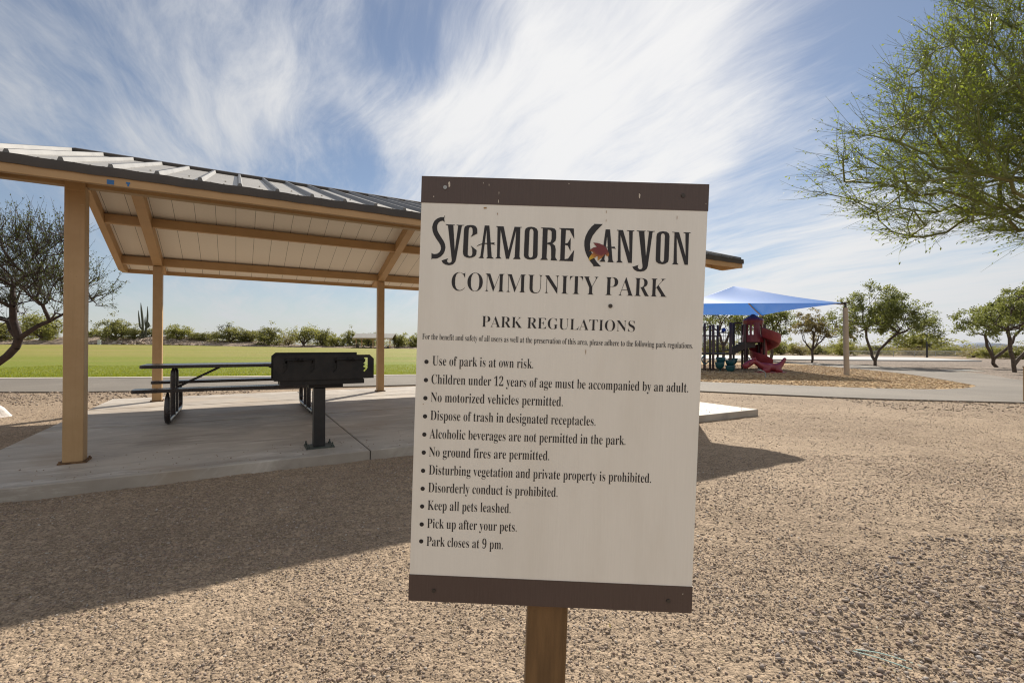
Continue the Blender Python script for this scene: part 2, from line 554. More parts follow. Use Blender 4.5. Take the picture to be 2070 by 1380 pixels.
# ------------------------------------------------------------------ sign lettering data (metres on the board)
LINES=[('COMMUNITY PARK', -0.2343, 0.21566, 0.2258, 0.21674, 0.03937),
('PARK REGULATIONS', -0.1665, 0.14021, 0.16079, 0.14076, 0.0235),
('For the benefit and safety of all users as well at the preservation of this area, please adhere to the following park regulations.', -0.29353, 0.10902, 0.28511, 0.10952, 0.012),
('Use of park is at own risk.', -0.27005, 0.05383, -0.05301, 0.05489, 0.01932),
('Children under 12 years of age must be accompanied by an adult.', -0.27083, 0.01404, 0.27913, 0.01574, 0.01934),
('No motorized vehicles permitted.', -0.27098, -0.0247, 0.01323, -0.02397, 0.01936),
('Dispose of trash in designated receptacles.', -0.27048, -0.06401, 0.08472, -0.06301, 0.01938),
('Alcoholic beverages are not permitted in the park.', -0.27126, -0.10384, 0.15015, -0.10197, 0.01941),
('No ground fires are permitted.', -0.27097, -0.14314, -0.01162, -0.14121, 0.01943),
('Disturbing vegetation and private property is prohibited.', -0.27005, -0.18204, 0.20783, -0.18091, 0.01946),
('Disorderly conduct is prohibited.', -0.27022, -0.22036, 0.00906, -0.21949, 0.01947),
('Keep all pets leashed.', -0.27029, -0.25873, -0.09073, -0.25862, 0.0195),
('Pick up after your pets.', -0.27011, -0.29822, -0.07614, -0.29814, 0.01952),
('Park closes at 9 pm.', -0.27016, -0.33733, -0.10479, -0.33779, 0.01955)]
BUL= [[-0.28293, 0.06099], [-0.28286, 0.02155], [-0.2828, -0.0174], [-0.2823, -0.05671], [-0.28246, -0.09598], [-0.28251, -0.13507], [-0.28266, -0.17454], [-0.28239, -0.2135], [-0.28224, -0.25197], [-0.28197, -0.29102], [-0.28186, -0.32795]]
LOGO=[[[(-25583,37165),(-26224,37151),(-26860,36899),(-27490,36407),(-27828,35762),(-27987,35040),(-27886,34166),(-27578,33375),(-27078,32589),(-26497,31804),(-26081,31175),(-25955,30619),(-26007,30139),(-26285,29654),(-26759,29323),(-27238,29232),(-27722,29301),(-27838,29426),(-27966,29423),(-27934,28066),(-27821,28069),(-27746,28262),(-27135,28260),(-26575,28369),(-25942,28736),(-25395,29355),(-25091,30081),(-24996,30801),(-25124,31436),(-25462,32147),(-25960,32853),(-26459,33560),(-26795,34190),(-26939,34825),(-26906,35463),(-26677,35946),(-26283,36274),(-25805,36412),(-25562,36290),(-25479,36164),(-25351,36167),(-25463,36850),(-25367,37521),(-25478,37454),(-25536,37198)]],[[(-25098,35679),(-23141,35626),(-23138,35499),(-23458,35460),(-22972,30050),(-22416,35451),(-22721,35508),(-22757,35635),(-21139,35639),(-21136,35543),(-21615,35469),(-22641,28302),(-22787,27740),(-23177,27252),(-23653,27033),(-24213,26955),(-24857,27052),(-25427,27358),(-25761,27909),(-24440,28388),(-24373,28261),(-24592,28017),(-24504,27699),(-24225,27466),(-23904,27474),(-23589,27721),(-23551,28121),(-24610,35403),(-25030,35521)]],[[(-18262,33904),(-18280,34620),(-18404,35095),(-18734,35485),(-19218,35650),(-19779,35669),(-20417,35591),(-20892,35358),(-21106,34955),(-21152,34237),(-21206,29931),(-21144,29374),(-20894,28981),(-20407,28738),(-19844,28655),(-19205,28734),(-18652,29034),(-18341,29440),(-18268,30318),(-19590,31324),(-19252,30615),(-19180,29659),(-19296,29178),(-19612,29011),(-19934,29084),(-20165,29318),(-20179,29876),(-20132,34419),(-20082,34978),(-19847,35222),(-19575,35196),(-19344,34914),(-19266,34359),(-19284,33801),(-19635,33124)]],[[(-16739,35673),(-16260,35683),(-16318,34823),(-16859,29076),(-16689,28665),(-17842,28702),(-17451,29062)]],[[(-16739,35673),(-15732,35663),(-15002,29039),(-14481,28685),(-16161,28678),(-15898,29019),(-16318,34823),(-16574,35454)]],[[(-18335,31082),(-18072,31439),(-17439,31740),(-16643,31918),(-15526,32007),(-14537,32109),(-14439,32032),(-14693,31930),(-14318,31652),(-14477,31617),(-15200,31759),(-16479,31730),(-17434,31549),(-17988,31313)]],[[(-14260,35601),(-12663,35604),(-11459,30476),(-10348,35592),(-8785,35579),(-8782,35468),(-9100,35429),(-9063,29258),(-8810,28723),(-10454,28716),(-10098,29154),(-9976,34806),(-11285,28728),(-11956,28712),(-13283,34891),(-13294,29159),(-12915,28722),(-14242,28723),(-13883,29066),(-13983,35384),(-14256,35473)]],[[(-6843,35702),(-6124,35607),(-5558,35302),(-5304,34751),(-5214,29666),(-5391,29153),(-5940,28822),(-6687,28709),(-7375,28788),(-7942,29093),(-8147,29598),(-8125,34768),(-7948,35296),(-7478,35592)],[(-6752,35291),(-6431,35171),(-6259,34730),(-6202,29643),(-6350,29242),(-6698,29122),(-7021,29258),(-7158,29621),(-7104,34743),(-6988,35159)]],[[(-4691,35623),(-2383,35611),(-1741,35434),(-1443,34997),(-1372,33569),(-1511,32851),(-2132,32281),(-1562,31818),(-1381,31027),(-1416,29437),(-1164,28966),(-918,28685),(-2383,28698),(-2287,29257),(-2392,31322),(-2600,31953),(-3242,32129),(-3290,29234),(-2958,28764),(-4614,28726),(-4276,29179),(-4288,35441),(-4688,35527)],[(-3246,35194),(-2687,35128),(-2392,34785),(-2349,33229),(-2538,32590),(-3249,32383)]],[[(-824,35614),(2307,35620),(2481,33371),(1444,35220),(648,35266),(602,32375),(1123,32514),(1727,33639),(1760,30782),(1139,31959),(580,32026),(584,29038),(1296,29182),(2546,31086),(2392,28652),(-678,28659),(-367,28905),(-389,35417),(-821,35518)]],[[(6556,36718),(8417,36733),(7129,35295),(6362,34214),(5990,33275),(5857,32340),(5981,31278),(6224,30711),(6844,29514),(7455,28649),(8209,27894),(8413,27766),(6576,27722),(6812,27861),(6054,28749),(5287,29930),(4858,30986),(4667,32047),(4641,32978),(4838,33980),(5338,35122),(6041,36135),(6626,36613)]],[[(9074,35631),(9579,35642),(9497,34817),(9034,29285),(9249,28758),(7985,28728),(8435,29271)]],[[(9074,35631),(10017,35652),(10764,29259),(10937,28798),(11378,28702),(9716,28702),(9904,29106),(9404,34815)]],[[(9090,31909),(10550,31982),(11213,32064),(11111,31902),(11427,31563),(10692,31679),(10158,31774),(9096,31723)]],[[(11480,35605),(12768,35581),(14305,30805),(14062,35371),(13608,35467),(13578,35572),(15157,35581),(15160,35475),(14832,35361),(14900,28691),(14129,28700),(12266,34613),(12495,29167),(12973,28713),(11552,28692),(11898,29126),(11805,35400),(11483,35499)]],[[(15687,35593),(17543,35594),(17546,35488),(17284,35390),(17843,30090),(18277,35412),(17877,35483),(17848,35588),(19490,35598),(19493,35492),(19046,35403),(18300,28173),(18119,27571),(17603,27093),(16813,26901),(16014,26988),(15406,27306),(15031,27870),(16345,28326),(16180,28057),(16232,27659),(16532,27400),(16929,27436),(17185,27748),(17171,28213),(16131,35364),(15690,35487)]],[[(21184,35610),(21981,35521),(22495,35175),(22645,34581),(22667,29672),(22511,29137),(21993,28752),(21335,28631),(20602,28746),(20062,29079),(19915,29541),(19894,34519),(20009,35079),(20461,35461)],[(21197,35185),(21532,35060),(21678,34626),(21676,29582),(21543,29180),(21281,29068),(21012,29208),(20869,29563),(20818,34607),(20912,35007)]],[[(23144,35547),(24627,35501),(26215,30418),(25980,35319),(25581,35416),(25551,35522),(27070,35529),(27073,35450),(26720,35336),(26760,28679),(26060,28662),(24156,34483),(24407,29048),(24776,28685),(23386,28679),(23706,29032),(23679,35374),(23147,35468)]]]
LEAF=[(6514,32751),(6825,32724),(7518,32670),(8075,32510),(8425,32346),(8632,32350),(8916,32081),(9201,31811),(9449,31575),(9631,31268),(9706,31063),(9888,30721),(9986,30447),(9941,30101),(9808,29925),(9495,30021),(9282,30224),(9175,30325),(8971,30216),(8839,30006),(8639,29759),(8539,29619),(8302,29475),(8099,29297),(7896,29154),(7626,28940),(7579,29354),(7637,29770),(7562,29942),(7324,29832),(7053,29619),(6747,29439),(6441,29293),(6100,29112),(5864,28899),(5713,29345),(5942,29800),(6206,30221),(6475,30504),(6746,30683),(6468,30746),(6186,30912),(5978,30963),(5667,30935),(5903,31148),(6172,31396),(6579,31682),(6991,31760),(7336,31803),(7122,32039),(6871,32345),(6691,32582)]

# ------------------------------------------------------------------ ground, paths, lawn
def sstep(x, a, b):
    t = np.clip((x - a) / (b - a), 0, 1)
    return t * t * (3 - 2 * t)


def gz(x, y):
    """height of the terrain"""
    x, y = np.asarray(x, float), np.asarray(y, float)
    r = np.hypot(x, y)
    z = 0.8 * sstep(-x, 15, 110) * sstep(y, 35, 110)
    z = z - np.maximum(r - 135, 0) * 0.018
    return z


def ground_sheet():
    radii = list(np.concatenate([np.linspace(0.3, 10, 26), np.linspace(11, 60, 34), np.linspace(63, 150, 24), np.geomspace(160, 9000, 22)]))
    na = 144
    vs, fs = [(0, 0, 0)], []
    for r in radii:
        for k in range(na):
            a = 2 * math.pi * k / na
            x, y = r * math.cos(a), r * math.sin(a)
            vs.append((x, y, float(gz(x, y))))
    for k in range(na):
        fs.append((0, 1 + k, 1 + (k + 1) % na))
    for i in range(len(radii) - 1):
        for k in range(na):
            j = (k + 1) % na
            fs.append((1 + i * na + k, 1 + (i + 1) * na + k, 1 + (i + 1) * na + j, 1 + i * na + j))
    mb = MB()
    mb.add(vs, fs)
    return mb.build('gravel_ground', M['gravel'], smooth=True, kind='structure')


ground_sheet()

near_edge = spline([(-60, 7), (-30, 11.2), (-12.8, 11.95), (-10.2, 12.2), (-6.7, 13.1), (-2.9, 14.5), (0.4, 15.25), (2.6, 14.55), (5.1, 12.94), (8.1, 11.43), (9.66, 11.0), (11.3, 10.64), (16, 9.5), (34, 5)], 8)
far_edge = spline([(-60, 10.5), (-30, 14.8), (-17.1, 16.07), (-10, 17.3), (-3.7, 18.67), (1.2, 18.3), (6.36, 16.13), (10.43, 14.04), (12.6, 13.85), (14.4, 14.9), (15.2, 16.3), (16.25, 18.54), (17.6, 22), (18.3, 26.3), (18.75, 30), (18.7, 34), (17.2, 38), (12, 42)], 8)
outer_edge = spline([(13, 45.5), (19, 39.5), (20.3, 35.1), (21.45, 31.7), (21.95, 27.2), (21.2, 22), (18.66, 17.55), (18.9, 15.2), (24, 12.3), (36, 9)], 8)
path = MB()
path.plate([near_edge + [(36, 9)] + list(reversed(outer_edge))[1:] + list(reversed(far_edge))], -0.02, 0.035, 2)
path.build('asphalt_path', M['asphalt'], kind='structure')

fi = [i for i, p in enumerate(far_edge) if p[0] > 1.0][0]
mulch_in = far_edge[fi:]
mulch = MB()
mulch.plate([mulch_in + [(5, 43), (-1, 36), (-2, 26), (-0.5, 20)]], -0.02, 0.022, 2)
mulch.build('mulch_bed', M['mulch'], kind='structure')

rm = MB()
o2 = [p for p in outer_edge]
rm.plate([o2 + [(60, 4), (75, 30), (46, 47), (30, 47), (16, 46.5)]], -0.02, 0.012, 2)
rm.build('rock_mulch', M['rock_mulch'], kind='structure')

lx = np.array([p[0] for p in far_edge[:fi]])
ly = np.array([p[1] for p in far_edge[:fi]])


def lawn_sheet():
    xs = np.concatenate([np.linspace(-230, -60, 18), np.linspace(-54, 0.5, 40), np.linspace(0.6, 26, 8)])
    vs, fs = [], []
    ny = 44
    for x in xs:
        y0 = float(np.interp(x, lx, ly)) + 0.35 if x > -60 else 10.6 + (x + 60) * 0.1
        if x > 0.55:
            y0 = 56.0 if x > 12 else 45.0
        for k in range(ny):
            y = y0 + (109 - y0) * (k / (ny - 1)) ** 1.6
            vs.append((x, y, float(gz(x, y)) + 0.035))
    for i in range(len(xs) - 1):
        for k in range(ny - 1):
            fs.append((i * ny + k, (i + 1) * ny + k, (i + 1) * ny + k + 1, i * ny + k + 1))
    mb = MB()
    mb.add(vs, fs)
    mb.build('lawn', M['lawn'], smooth=True, kind='structure')


lawn_sheet()
kp = [p for p in far_edge[:fi]]
mb = MB()
for i in range(len(kp) - 1):
    (x0, y0), (x1, y1) = kp[i], kp[i + 1]
    d = 0.34
    mb.add([(x0, y0, 0), (x1, y1, 0), (x1, y1 + d, 0), (x0, y0 + d, 0), (x0, y0, 0.055), (x1, y1, 0.055), (x1, y1 + d, 0.055), (x0, y0 + d, 0.055)],
           [(4, 5, 6, 7), (0, 1, 5, 4), (2, 3, 7, 6)])
mb.build('mowing_kerb', M['kerb'], kind='structure')

ct = MB()
ct.plate([[(17, 40.2), (37.6, 38.4), (40.5, 48.2), (30, 53), (14, 55)]], -0.1, 0.10, 2)
ct.build('court_slab', mat('pale_court', (0.36, 0.36, 0.355), 0.8, 0, 0.06, 0.5), kind='structure')

def vnoise(x, y, seed):
    xi, yi = np.floor(x).astype(np.int64), np.floor(y).astype(np.int64)
    fx, fy = x - xi, y - yi
    fx, fy = fx * fx * (3 - 2 * fx), fy * fy * (3 - 2 * fy)

    def h(a, b):
        q = (a * 374761393 + b * 668265263 + seed * 974634777) & 0xffffffff
        q = ((q ^ (q >> 13)) * 1274126177) & 0xffffffff
        return ((q ^ (q >> 16)) & 0xffff) / 65535.0
    return (h(xi, yi) * (1 - fx) + h(xi + 1, yi) * fx) * (1 - fy) + (h(xi, yi + 1) * (1 - fx) + h(xi + 1, yi + 1) * fx) * fy


def gravel_h(x, y, sp=None):
    """relief of the raked gravel in metres"""
    z = np.full(x.shape, 0.022)
    calm = 0.35 + 1.0 * np.clip(vnoise(x / 0.9 + 3.3, y / 1.1, 77) * 0.7 + vnoise(x / 0.31, y / 0.37, 78) * 0.5 - 0.05, 0, 1)   # trodden patches lie smoother
    for k, (s, a) in enumerate(((1.1, .012), (.42, .011), (.17, .009), (.075, .007), (.034, .008), (.017, .010), (.009, .007))):
        c, q = math.cos(k * 1.3), math.sin(k * 1.3)
        n = vnoise((x * c - y * q) / s, (x * q + y * c) / s, k + 3) - 0.5
        if k >= 3:
            n = np.sign(n) * np.abs(n * 2) ** 1.5 * 0.5
        f = 1.0 if sp is None else np.clip((s * 1.2 / sp - 0.7) / 0.8, 0, 1)
        z = z + a * n * f * (calm if k >= 2 else 1.0)
    for k, (ang, along, across, a) in enumerate(((TH, 1.6, .085, .014), (TH + 2.2, 1.3, .10, .012))):
        c, q = math.cos(ang), math.sin(ang)
        wgt = np.clip(0.5 + (0.9 - x) * 0.8, 0, 1) if k == 0 else np.clip(0.5 - (0.9 - x) * 0.8, 0, 1)
        gate = np.clip(vnoise(x / 1.4, y / 1.4, 40 + k) * 2.4 - 0.9, 0, 1)
        z = z + a * wgt * gate * (vnoise((x * c + y * q) / along, (-x * q + y * c) / across, 20 + k) - 0.5)
    return z


def raked_gravel():
    ys = np.geomspace(1.25, 13.6, 700)
    ts = np.linspace(-1.75, 1.75, 960)
    Y, T = np.meshgrid(ys, ts, indexing='ij')
    X = T * Y
    sp = Y * 0.0035
    Z = gravel_h(X, Y, sp)
    lim = np.interp(X, [p[0] for p in near_edge], [p[1] for p in near_edge]) - Y
    e = np.clip(lim / 0.5, 0, 1) * np.clip((Y - 1.25) / 0.1, 0, 1) * np.clip((1.75 - np.abs(T)) / 0.2, 0, 1)
    Z = np.where(lim < 0.0, -0.03, Z * e - 0.004 * (1 - e))
    ny, nx = Y.shape
    i = np.arange(ny * nx).reshape(ny, nx)
    F = np.stack([i[:-1, :-1], i[:-1, 1:], i[1:, 1:], i[1:, :-1]], -1).reshape(-1, 4)
    raw_mesh('raked_gravel', np.stack([X, Y, Z], -1).reshape(-1, 3), F, M['gravel'], None, 4, False, kind='structure')


# concrete pad under the shelter, with sawn joints and a chamfered edge (axes u, n)
PU0, PU1, PN0, PN1, PZ = -2.18, 8.076, 5.242, 12.44, 0.13


def pad():
    us = [PU0, 1.255, 4.69, PU1]
    ns = [PN0, 8.33, 10.6, PN1]
    g = 0.006
    mb = MB((3, 8.84, 0))
    for i in range(3):
        for j in range(3):
            u0, u1 = us[i] + (g if i else 0), us[i + 1] - (g if i < 2 else 0)
            h = 0.019
            n0, n1 = ns[j] + (h if j else 0), ns[j + 1] - (h if j < 2 else 0)
            c = 0.008
            vs = [(u0, n0, -0.1), (u1, n0, -0.1), (u1, n1, -0.1), (u0, n1, -0.1), (u0, n0, PZ - c), (u1, n0, PZ - c), (u1, n1, PZ - c), (u0, n1, PZ - c),
                  (u0 + c, n0 + c, PZ), (u1 - c, n0 + c, PZ), (u1 - c, n1 - c, PZ), (u0 + c, n1 - c, PZ)]
            fs = [(8, 9, 10, 11)]
            for k in range(4):
                l = (k + 1) % 4
                fs += [(k, l, 4 + l, 4 + k), (4 + k, 4 + l, 8 + l, 8 + k)]
            mb.add(vs, fs)
    mb.mat = 1
    mb.box(us[0] + .02, us[3] - .02, ns[0] + .012, ns[3] - .02, -0.1, PZ - 0.0085)
    o = mb.build('concrete_pad', [M['concrete'], mat('joint_dirt', (0.05, 0.042, 0.034), 0.9)], kind='structure')
    o.location = W(3, 8.84, 0)
    o.rotation_euler = (0, 0, TH)


pad()
raked_gravel()

# ------------------------------------------------------------------ picnic shelter
SO = (3.0, 8.84, PZ)
shelter = thing('picnic_shelter', 'big tan steel picnic shelter with ribbed metal gable roof behind the park sign', 'shelter', W(3, 8.84, PZ), TH)
EA, EB, RIDGE = 5.46, 12.22, 8.84
Z_E, SL = 2.8125, 0.3336
RU0, RU1 = -1.995, 7.95


def ztop(n):
    return Z_E + (min(n - EA, EB - n)) * SL


PU = (-1.342, 2.9965, 7.2)
PN = (6.09, 11.59)
hw = 0.077
for n in PN:
    for u in PU:
        zt = ztop(n) - 0.27
        mb = MB(SO)
        mb.box(u - hw, u + hw, n - hw, n + hw, PZ + 0.01, zt)
        po = mb.build('post', M['tan_post'], shelter, bevel=0.008)
        bp = MB(SO)
        bp.box(u - 0.105, u + 0.105, n - 0.105, n + 0.105, PZ, PZ + 0.014)
        for du in (-.09, .09):
            for dn in (-.09, .09):
                bp.tube([(u + du, n + dn, PZ), (u + du, n + dn, PZ + 0.03)], 0.009, 6)
        bp.build('base_plate', M['tan_rust'], po)


SOF = 0.085   # soffit below the roof surface


def slope_bar(u0, u1, n0, n1, d0, d1, tails=False):
    """a bar that follows the slope between n0 and n1, d0..d1 below the roof surface"""
    mb = MB(SO)
    pts = [n0, n1] if not (n0 < RIDGE < n1) else [n0, RIDGE, n1]
    dt = SOF + 0.065
    low = [(n, ztop(n) - d1) for n in reversed(pts)]
    if tails:                                             # beyond the posts only a shallow tail runs on to the fascia
        a, b = PN[0] - 0.08, PN[1] + 0.08
        low = [(n1, ztop(n1) - dt), (b, ztop(b) - dt), (b, ztop(b) - d1), (RIDGE, ztop(RIDGE) - d1), (a, ztop(a) - d1), (a, ztop(a) - dt), (n0, ztop(n0) - dt)]
    else:
        lo = 2.673
        nl = EA + (lo + d1 - Z_E) / SL
        if n0 < nl:
            low = [(n1, lo), (EB - (nl - EA), lo)] + low[1:-1] + [(nl, lo), (n0, lo)]
    poly = [(n, ztop(n) - d0) for n in pts] + low
    mb.ext(poly, u0, u1, 0)
    return mb


for u in PU:
    slope_bar(u - 0.075, u + 0.075, EA + 0.055, EB - 0.055, SOF + 0.003, SOF + 0.195, True).build('rafter', M['tan'], shelter, bevel=0.006)
for u in (RU0 + 0.05, RU1 - 0.05):
    slope_bar(u - 0.05, u + 0.05, EA + 0.01, EB - 0.01, 0.075, SOF + 0.19).build('rake_beam', M['tan'], shelter, bevel=0.006)
for n in (PN[0], 7.50, RIDGE, 10.18, PN[1]):
    segs = [RU0 + 0.1] + [x for u in PU for x in (u - 0.0745, u + 0.0745)] + [RU1 - 0.1]
    for k in range(0, len(segs), 2):
        mb = MB(SO)
        z1 = ztop(n) - SOF - 0.018 * (n != RIDGE) - 0.003
        mb.box(segs[k], segs[k + 1], n - 0.05, n + 0.05, z1 - 0.15, z1)
        mb.build('purlin', M['tan'], shelter, bevel=0.005)
for n0, n1 in ((EA + 0.0, EA + 0.05), (EB - 0.05, EB)):
    mb = MB(SO)
    mb.box(RU0 + 0.006, RU1 - 0.006, n0, n1, 2.668, 2.762)
    fa = mb.build('fascia', M['tan'], shelter, bevel=0.004)
    if n0 < RIDGE:
        tp = MB(SO)
        tp.box(-1.005, -0.955, n0 - 0.0025, n0 - 0.0005, 2.676, 2.716)
        BT_ = mat('blue_masking_tape', (0.03, 0.13, 0.33), 0.6)
        tp.build('blue_tape', BT_, fa)
        tp = MB(SO)
        tp.plate([[(-0.872, 2.716), (-0.872, 2.700), (-0.862, 2.700), (-0.862, 2.678), (-0.849, 2.678), (-0.849, 2.700), (-0.842, 2.700), (-0.842, 2.716)]], n0 - 0.0025, n0 - 0.0005, 1)
        tp.build('blue_tape', BT_, fa)
    # rolled dark drip edge over the sheet ends
    dr = MB(SO)
    s = -1 if n0 < RIDGE else 1
    ne = n0 if s < 0 else n1
    N = 90
    vs, fs = [], []
    for i in range(N + 1):
        u = RU0 - 0.006 + (RU1 - RU0 + 0.012) * i / N
        wv = 0.003 * math.sin(i * 2.1) + 0.002 * math.sin(i * 0.7)
        prof = [(ne + s * 0.004, 2.742), (ne + s * 0.014, 2.740 + wv), (ne + s * 0.018, 2.78), (ne + s * 0.012, Z_E + 0.010 + wv), (ne - s * 0.05, Z_E + 0.021), (ne - s * 0.05, Z_E - 0.02), (ne + s * 0.004, Z_E - 0.03)]
        vs += [(u, a, b) for a, b in prof]
    k = 7
    for i in range(N):
        for j in range(k):
            l = (j + 1) % k
            fs.append((i * k + j, i * k + l, (i + 1) * k + l, (i + 1) * k + j))
    fs += [tuple(range(k)), tuple(reversed(range(N * k, N * k + k)))]
    dr.add(vs, fs)
    dr.build('drip_edge', M['trim'], shelter, smooth=True)

for side in (0, 1):
    nE = EA if side == 0 else EB
    sg = 1 if side == 0 else -1
    P = lambda d, dz=0.0: (nE + sg * d, Z_E + d * SL + dz)
    L = RIDGE - EA
    sh = MB(SO)
    sh.ext([P(-0.01), P(L), (P(L)[0], P(L)[1] - 0.03), (P(-0.01)[0], P(-0.01)[1] - 0.03)], RU0, RU1, 0)
    for k in range(30):                                   # screw heads along the eave and one row up
        for du in (0.09, 0.2, 0.29):
            u = RU0 + 0.335 * k + du
            if u < RU1 - 0.03:
                a, z = P(0.035)
                sh.box(u - 0.008, u + 0.008, a - 0.008, a + 0.008, z - 0.005, z + 0.012)
                if abs(du - 0.2) < 0.01:
                    a, z = P(0.75)
                    sh.box(u - 0.008, u + 0.008, a - 0.008, a + 0.008, z - 0.005, z + 0.011)
    sheet = sh.build('roof_panel', M['roof'], shelter)
    for k in range(31):
        u = min(RU0 + 0.004 + 0.335 * k, RU1 - 0.02)
        rb = MB(SO)
        a0, z0 = P(0.03)
        a1, z1 = P(L - 0.06)
        h = 0.043
        b, t = 0.026, 0.012
        sec = [(-b, 0.001), (b, 0.001), (t, h), (-t, h)]
        vs = [(u + x, a0, z0 + y) for x, y in sec] + [(u + x, a1, z1 + y) for x, y in sec]
        rb.add(vs, [(0, 1, 2, 3), (4, 7, 6, 5), (1, 5, 6, 2), (2, 6, 7, 3), (3, 7, 4, 0)])
        rb.build('roof_rib', M['rib'], sheet)
    so = MB(SO)
    d0, d1 = 0.052, L - 0.02
    so.ext([P(d0, -0.032), P(d1, -0.032), P(d1, -SOF), P(d0, -SOF)], RU0 + 0.1, RU1 - 0.1, 0)
    so.build('soffit_board', None or M['kerb'], shelter)

rc = MB(SO)
zr = ztop(RIDGE)
rc.ext([(RIDGE - 0.13, zr - 0.13 * SL + 0.045), (RIDGE, zr + 0.050), (RIDGE + 0.13, zr - 0.13 * SL + 0.045), (RIDGE + 0.13, zr - 0.13 * SL + 0.005), (RIDGE - 0.13, zr - 0.13 * SL + 0.005)], RU0 + 0.02, RU1 - 0.02, 0)
rc.build('ridge_cap', M['trim'], shelter)  # dark colour carries the shade of the ridge closure


def soffit_mat():
    m = bpy.data.materials.new('white_board_soffit')
    m.use_nodes = True
    t = NT(m.node_tree)
    p = m.node_tree.nodes['Principled BSDF']
    co = t.n('ShaderNodeTexCoord').outputs['Object']
    x = t.n('ShaderNodeSeparateXYZ', {0: co}).outputs[0]
    fr = t.math('FRACT', t.math('DIVIDE', t.math('ADD', x, 50.0), 0.305))
    line = t.math('LESS_THAN', fr, 0.018)
    n1 = t.noise(co, 30, 4, 0.6)
    c = t.mix(n1, (0.73, 0.67, 0.57), (0.80, 0.74, 0.65))
    t.put(p.inputs['Base Color'], t.mix(line, c, (0.09, 0.075, 0.06)))
    p.inputs['Roughness'].default_value = 0.75
    bp = t.n('ShaderNodeBump', {'Height': t.math('SUBTRACT', t.math('MULTIPLY', t.noise(co, 160, 3, 0.6), 0.4), line), 'Strength': 0.8, 'Distance': 0.002})
    t.put(p.inputs['Normal'], bp.outputs[0])
    return m


M['soffit'] = soffit_mat()
for o in shelter.children:
    if o.name.startswith('soffit_board'):
        o.data.materials[0] = M['soffit']

# ------------------------------------------------------------------ park sign
SLOC = (0.097, 1.037, 1.171)


def sign_board_mat():
    m = bpy.data.materials.new('off_white_sign_face')
    m.use_nodes = True
    t = NT(m.node_tree)
    p = m.node_tree.nodes['Principled BSDF']
    co = t.n('ShaderNodeTexCoord').outputs['Object']
    st = t.noise(t.n('ShaderNodeMapping', {'Vector': co, 'Scale': (260, 1, 9)}).outputs[0], 1.0, 4, 0.6)
    bl = t.noise(t.n('ShaderNodeMapping', {'Vector': co, 'Scale': (9, 1, 2.2)}).outputs[0], 1.0, 5, 0.62)
    c = t.mix(st, (0.745, 0.72, 0.665), (0.815, 0.79, 0.735))
    c = t.mix(t.math('MULTIPLY', t.step(bl, 0.42, 0.70), 0.4), c, (0.665, 0.63, 0.565))
    t.put(p.inputs['Base Color'], c)
    p.inputs['Roughness'].default_value = 0.33
    p.inputs['Specular IOR Level'].default_value = 0.9
    bp = t.n('ShaderNodeBump', {'Height': st, 'Strength': 0.5, 'Distance': 0.0006})
    t.put(p.inputs['Normal'], bp.outputs[0])
    return m


def band_mat():
    m = bpy.data.materials.new('dark_brown_band')
    m.use_nodes = True
    t = NT(m.node_tree)
    p = m.node_tree.nodes['Principled BSDF']
    co = t.n('ShaderNodeTexCoord').outputs['Object']
    st = t.noise(t.n('ShaderNodeMapping', {'Vector': co, 'Scale': (300, 1, 12)}).outputs[0], 1.0, 4, 0.6)
    c = t.mix(st, (0.062, 0.040, 0.034), (0.098, 0.068, 0.060))
    t.put(p.inputs['Base Color'], c)
    p.inputs['Roughness'].default_value = 0.45
    bp = t.n('ShaderNodeBump', {'Height': st, 'Strength': 0.6, 'Distance': 0.0008})
    t.put(p.inputs['Normal'], bp.outputs[0])
    return m


def print_mat(name, col):
    m = mat(name, col, 0.45, 0, 0.15, 40)
    return m


M['face'] = sign_board_mat()
M['band'] = band_mat()
M['ink'] = print_mat('dark_ink', (0.013, 0.011, 0.014))


def leaf_print():
    m = bpy.data.materials.new('printed_leaf')
    m.use_nodes = True
    t = NT(m.node_tree)
    p = m.node_tree.nodes['Principled BSDF']
    co = t.n('ShaderNodeTexCoord').outputs['Object']
    d = t.n('ShaderNodeVectorMath', {0: co, 1: (0.083, -0.0085, 0.319)}, operation='DISTANCE').outputs['Value']
    n1 = t.noise(co, 220, 3, 0.6)
    d = t.math('ADD', d, t.math('MULTIPLY', t.math('SUBTRACT', n1, 0.5), 0.012))
    z = t.n('ShaderNodeSeparateXYZ', {0: co}).outputs[2]
    low = t.step(z, 0.318, 0.300)
    red = t.mix(n1, (0.14, 0.022, 0.028), (0.20, 0.035, 0.035))
    c = t.mix(t.math('MULTIPLY', t.step(d, 0.015, 0.025), low), red, (0.42, 0.17, 0.035))
    c = t.mix(t.math('MULTIPLY', t.step(d, 0.024, 0.033), low), c, (0.60, 0.38, 0.03))
    t.put(p.inputs['Base Color'], c)
    p.inputs['Roughness'].default_value = 0.45
    return m


sign = thing('park_sign', 'white park regulations sign board with brown bands on a single wooden post', 'sign', (0.0765, 1.09, 0))
sign_eul = Euler((0.02, 0.031, -0.018), 'XYZ')
SM = Matrix.Translation(Vector(SLOC) - Vector((0.0765, 1.09, 0))) @ sign_eul.to_matrix().to_4x4()


def on_sign(o):
    o.matrix_local = SM
    return o


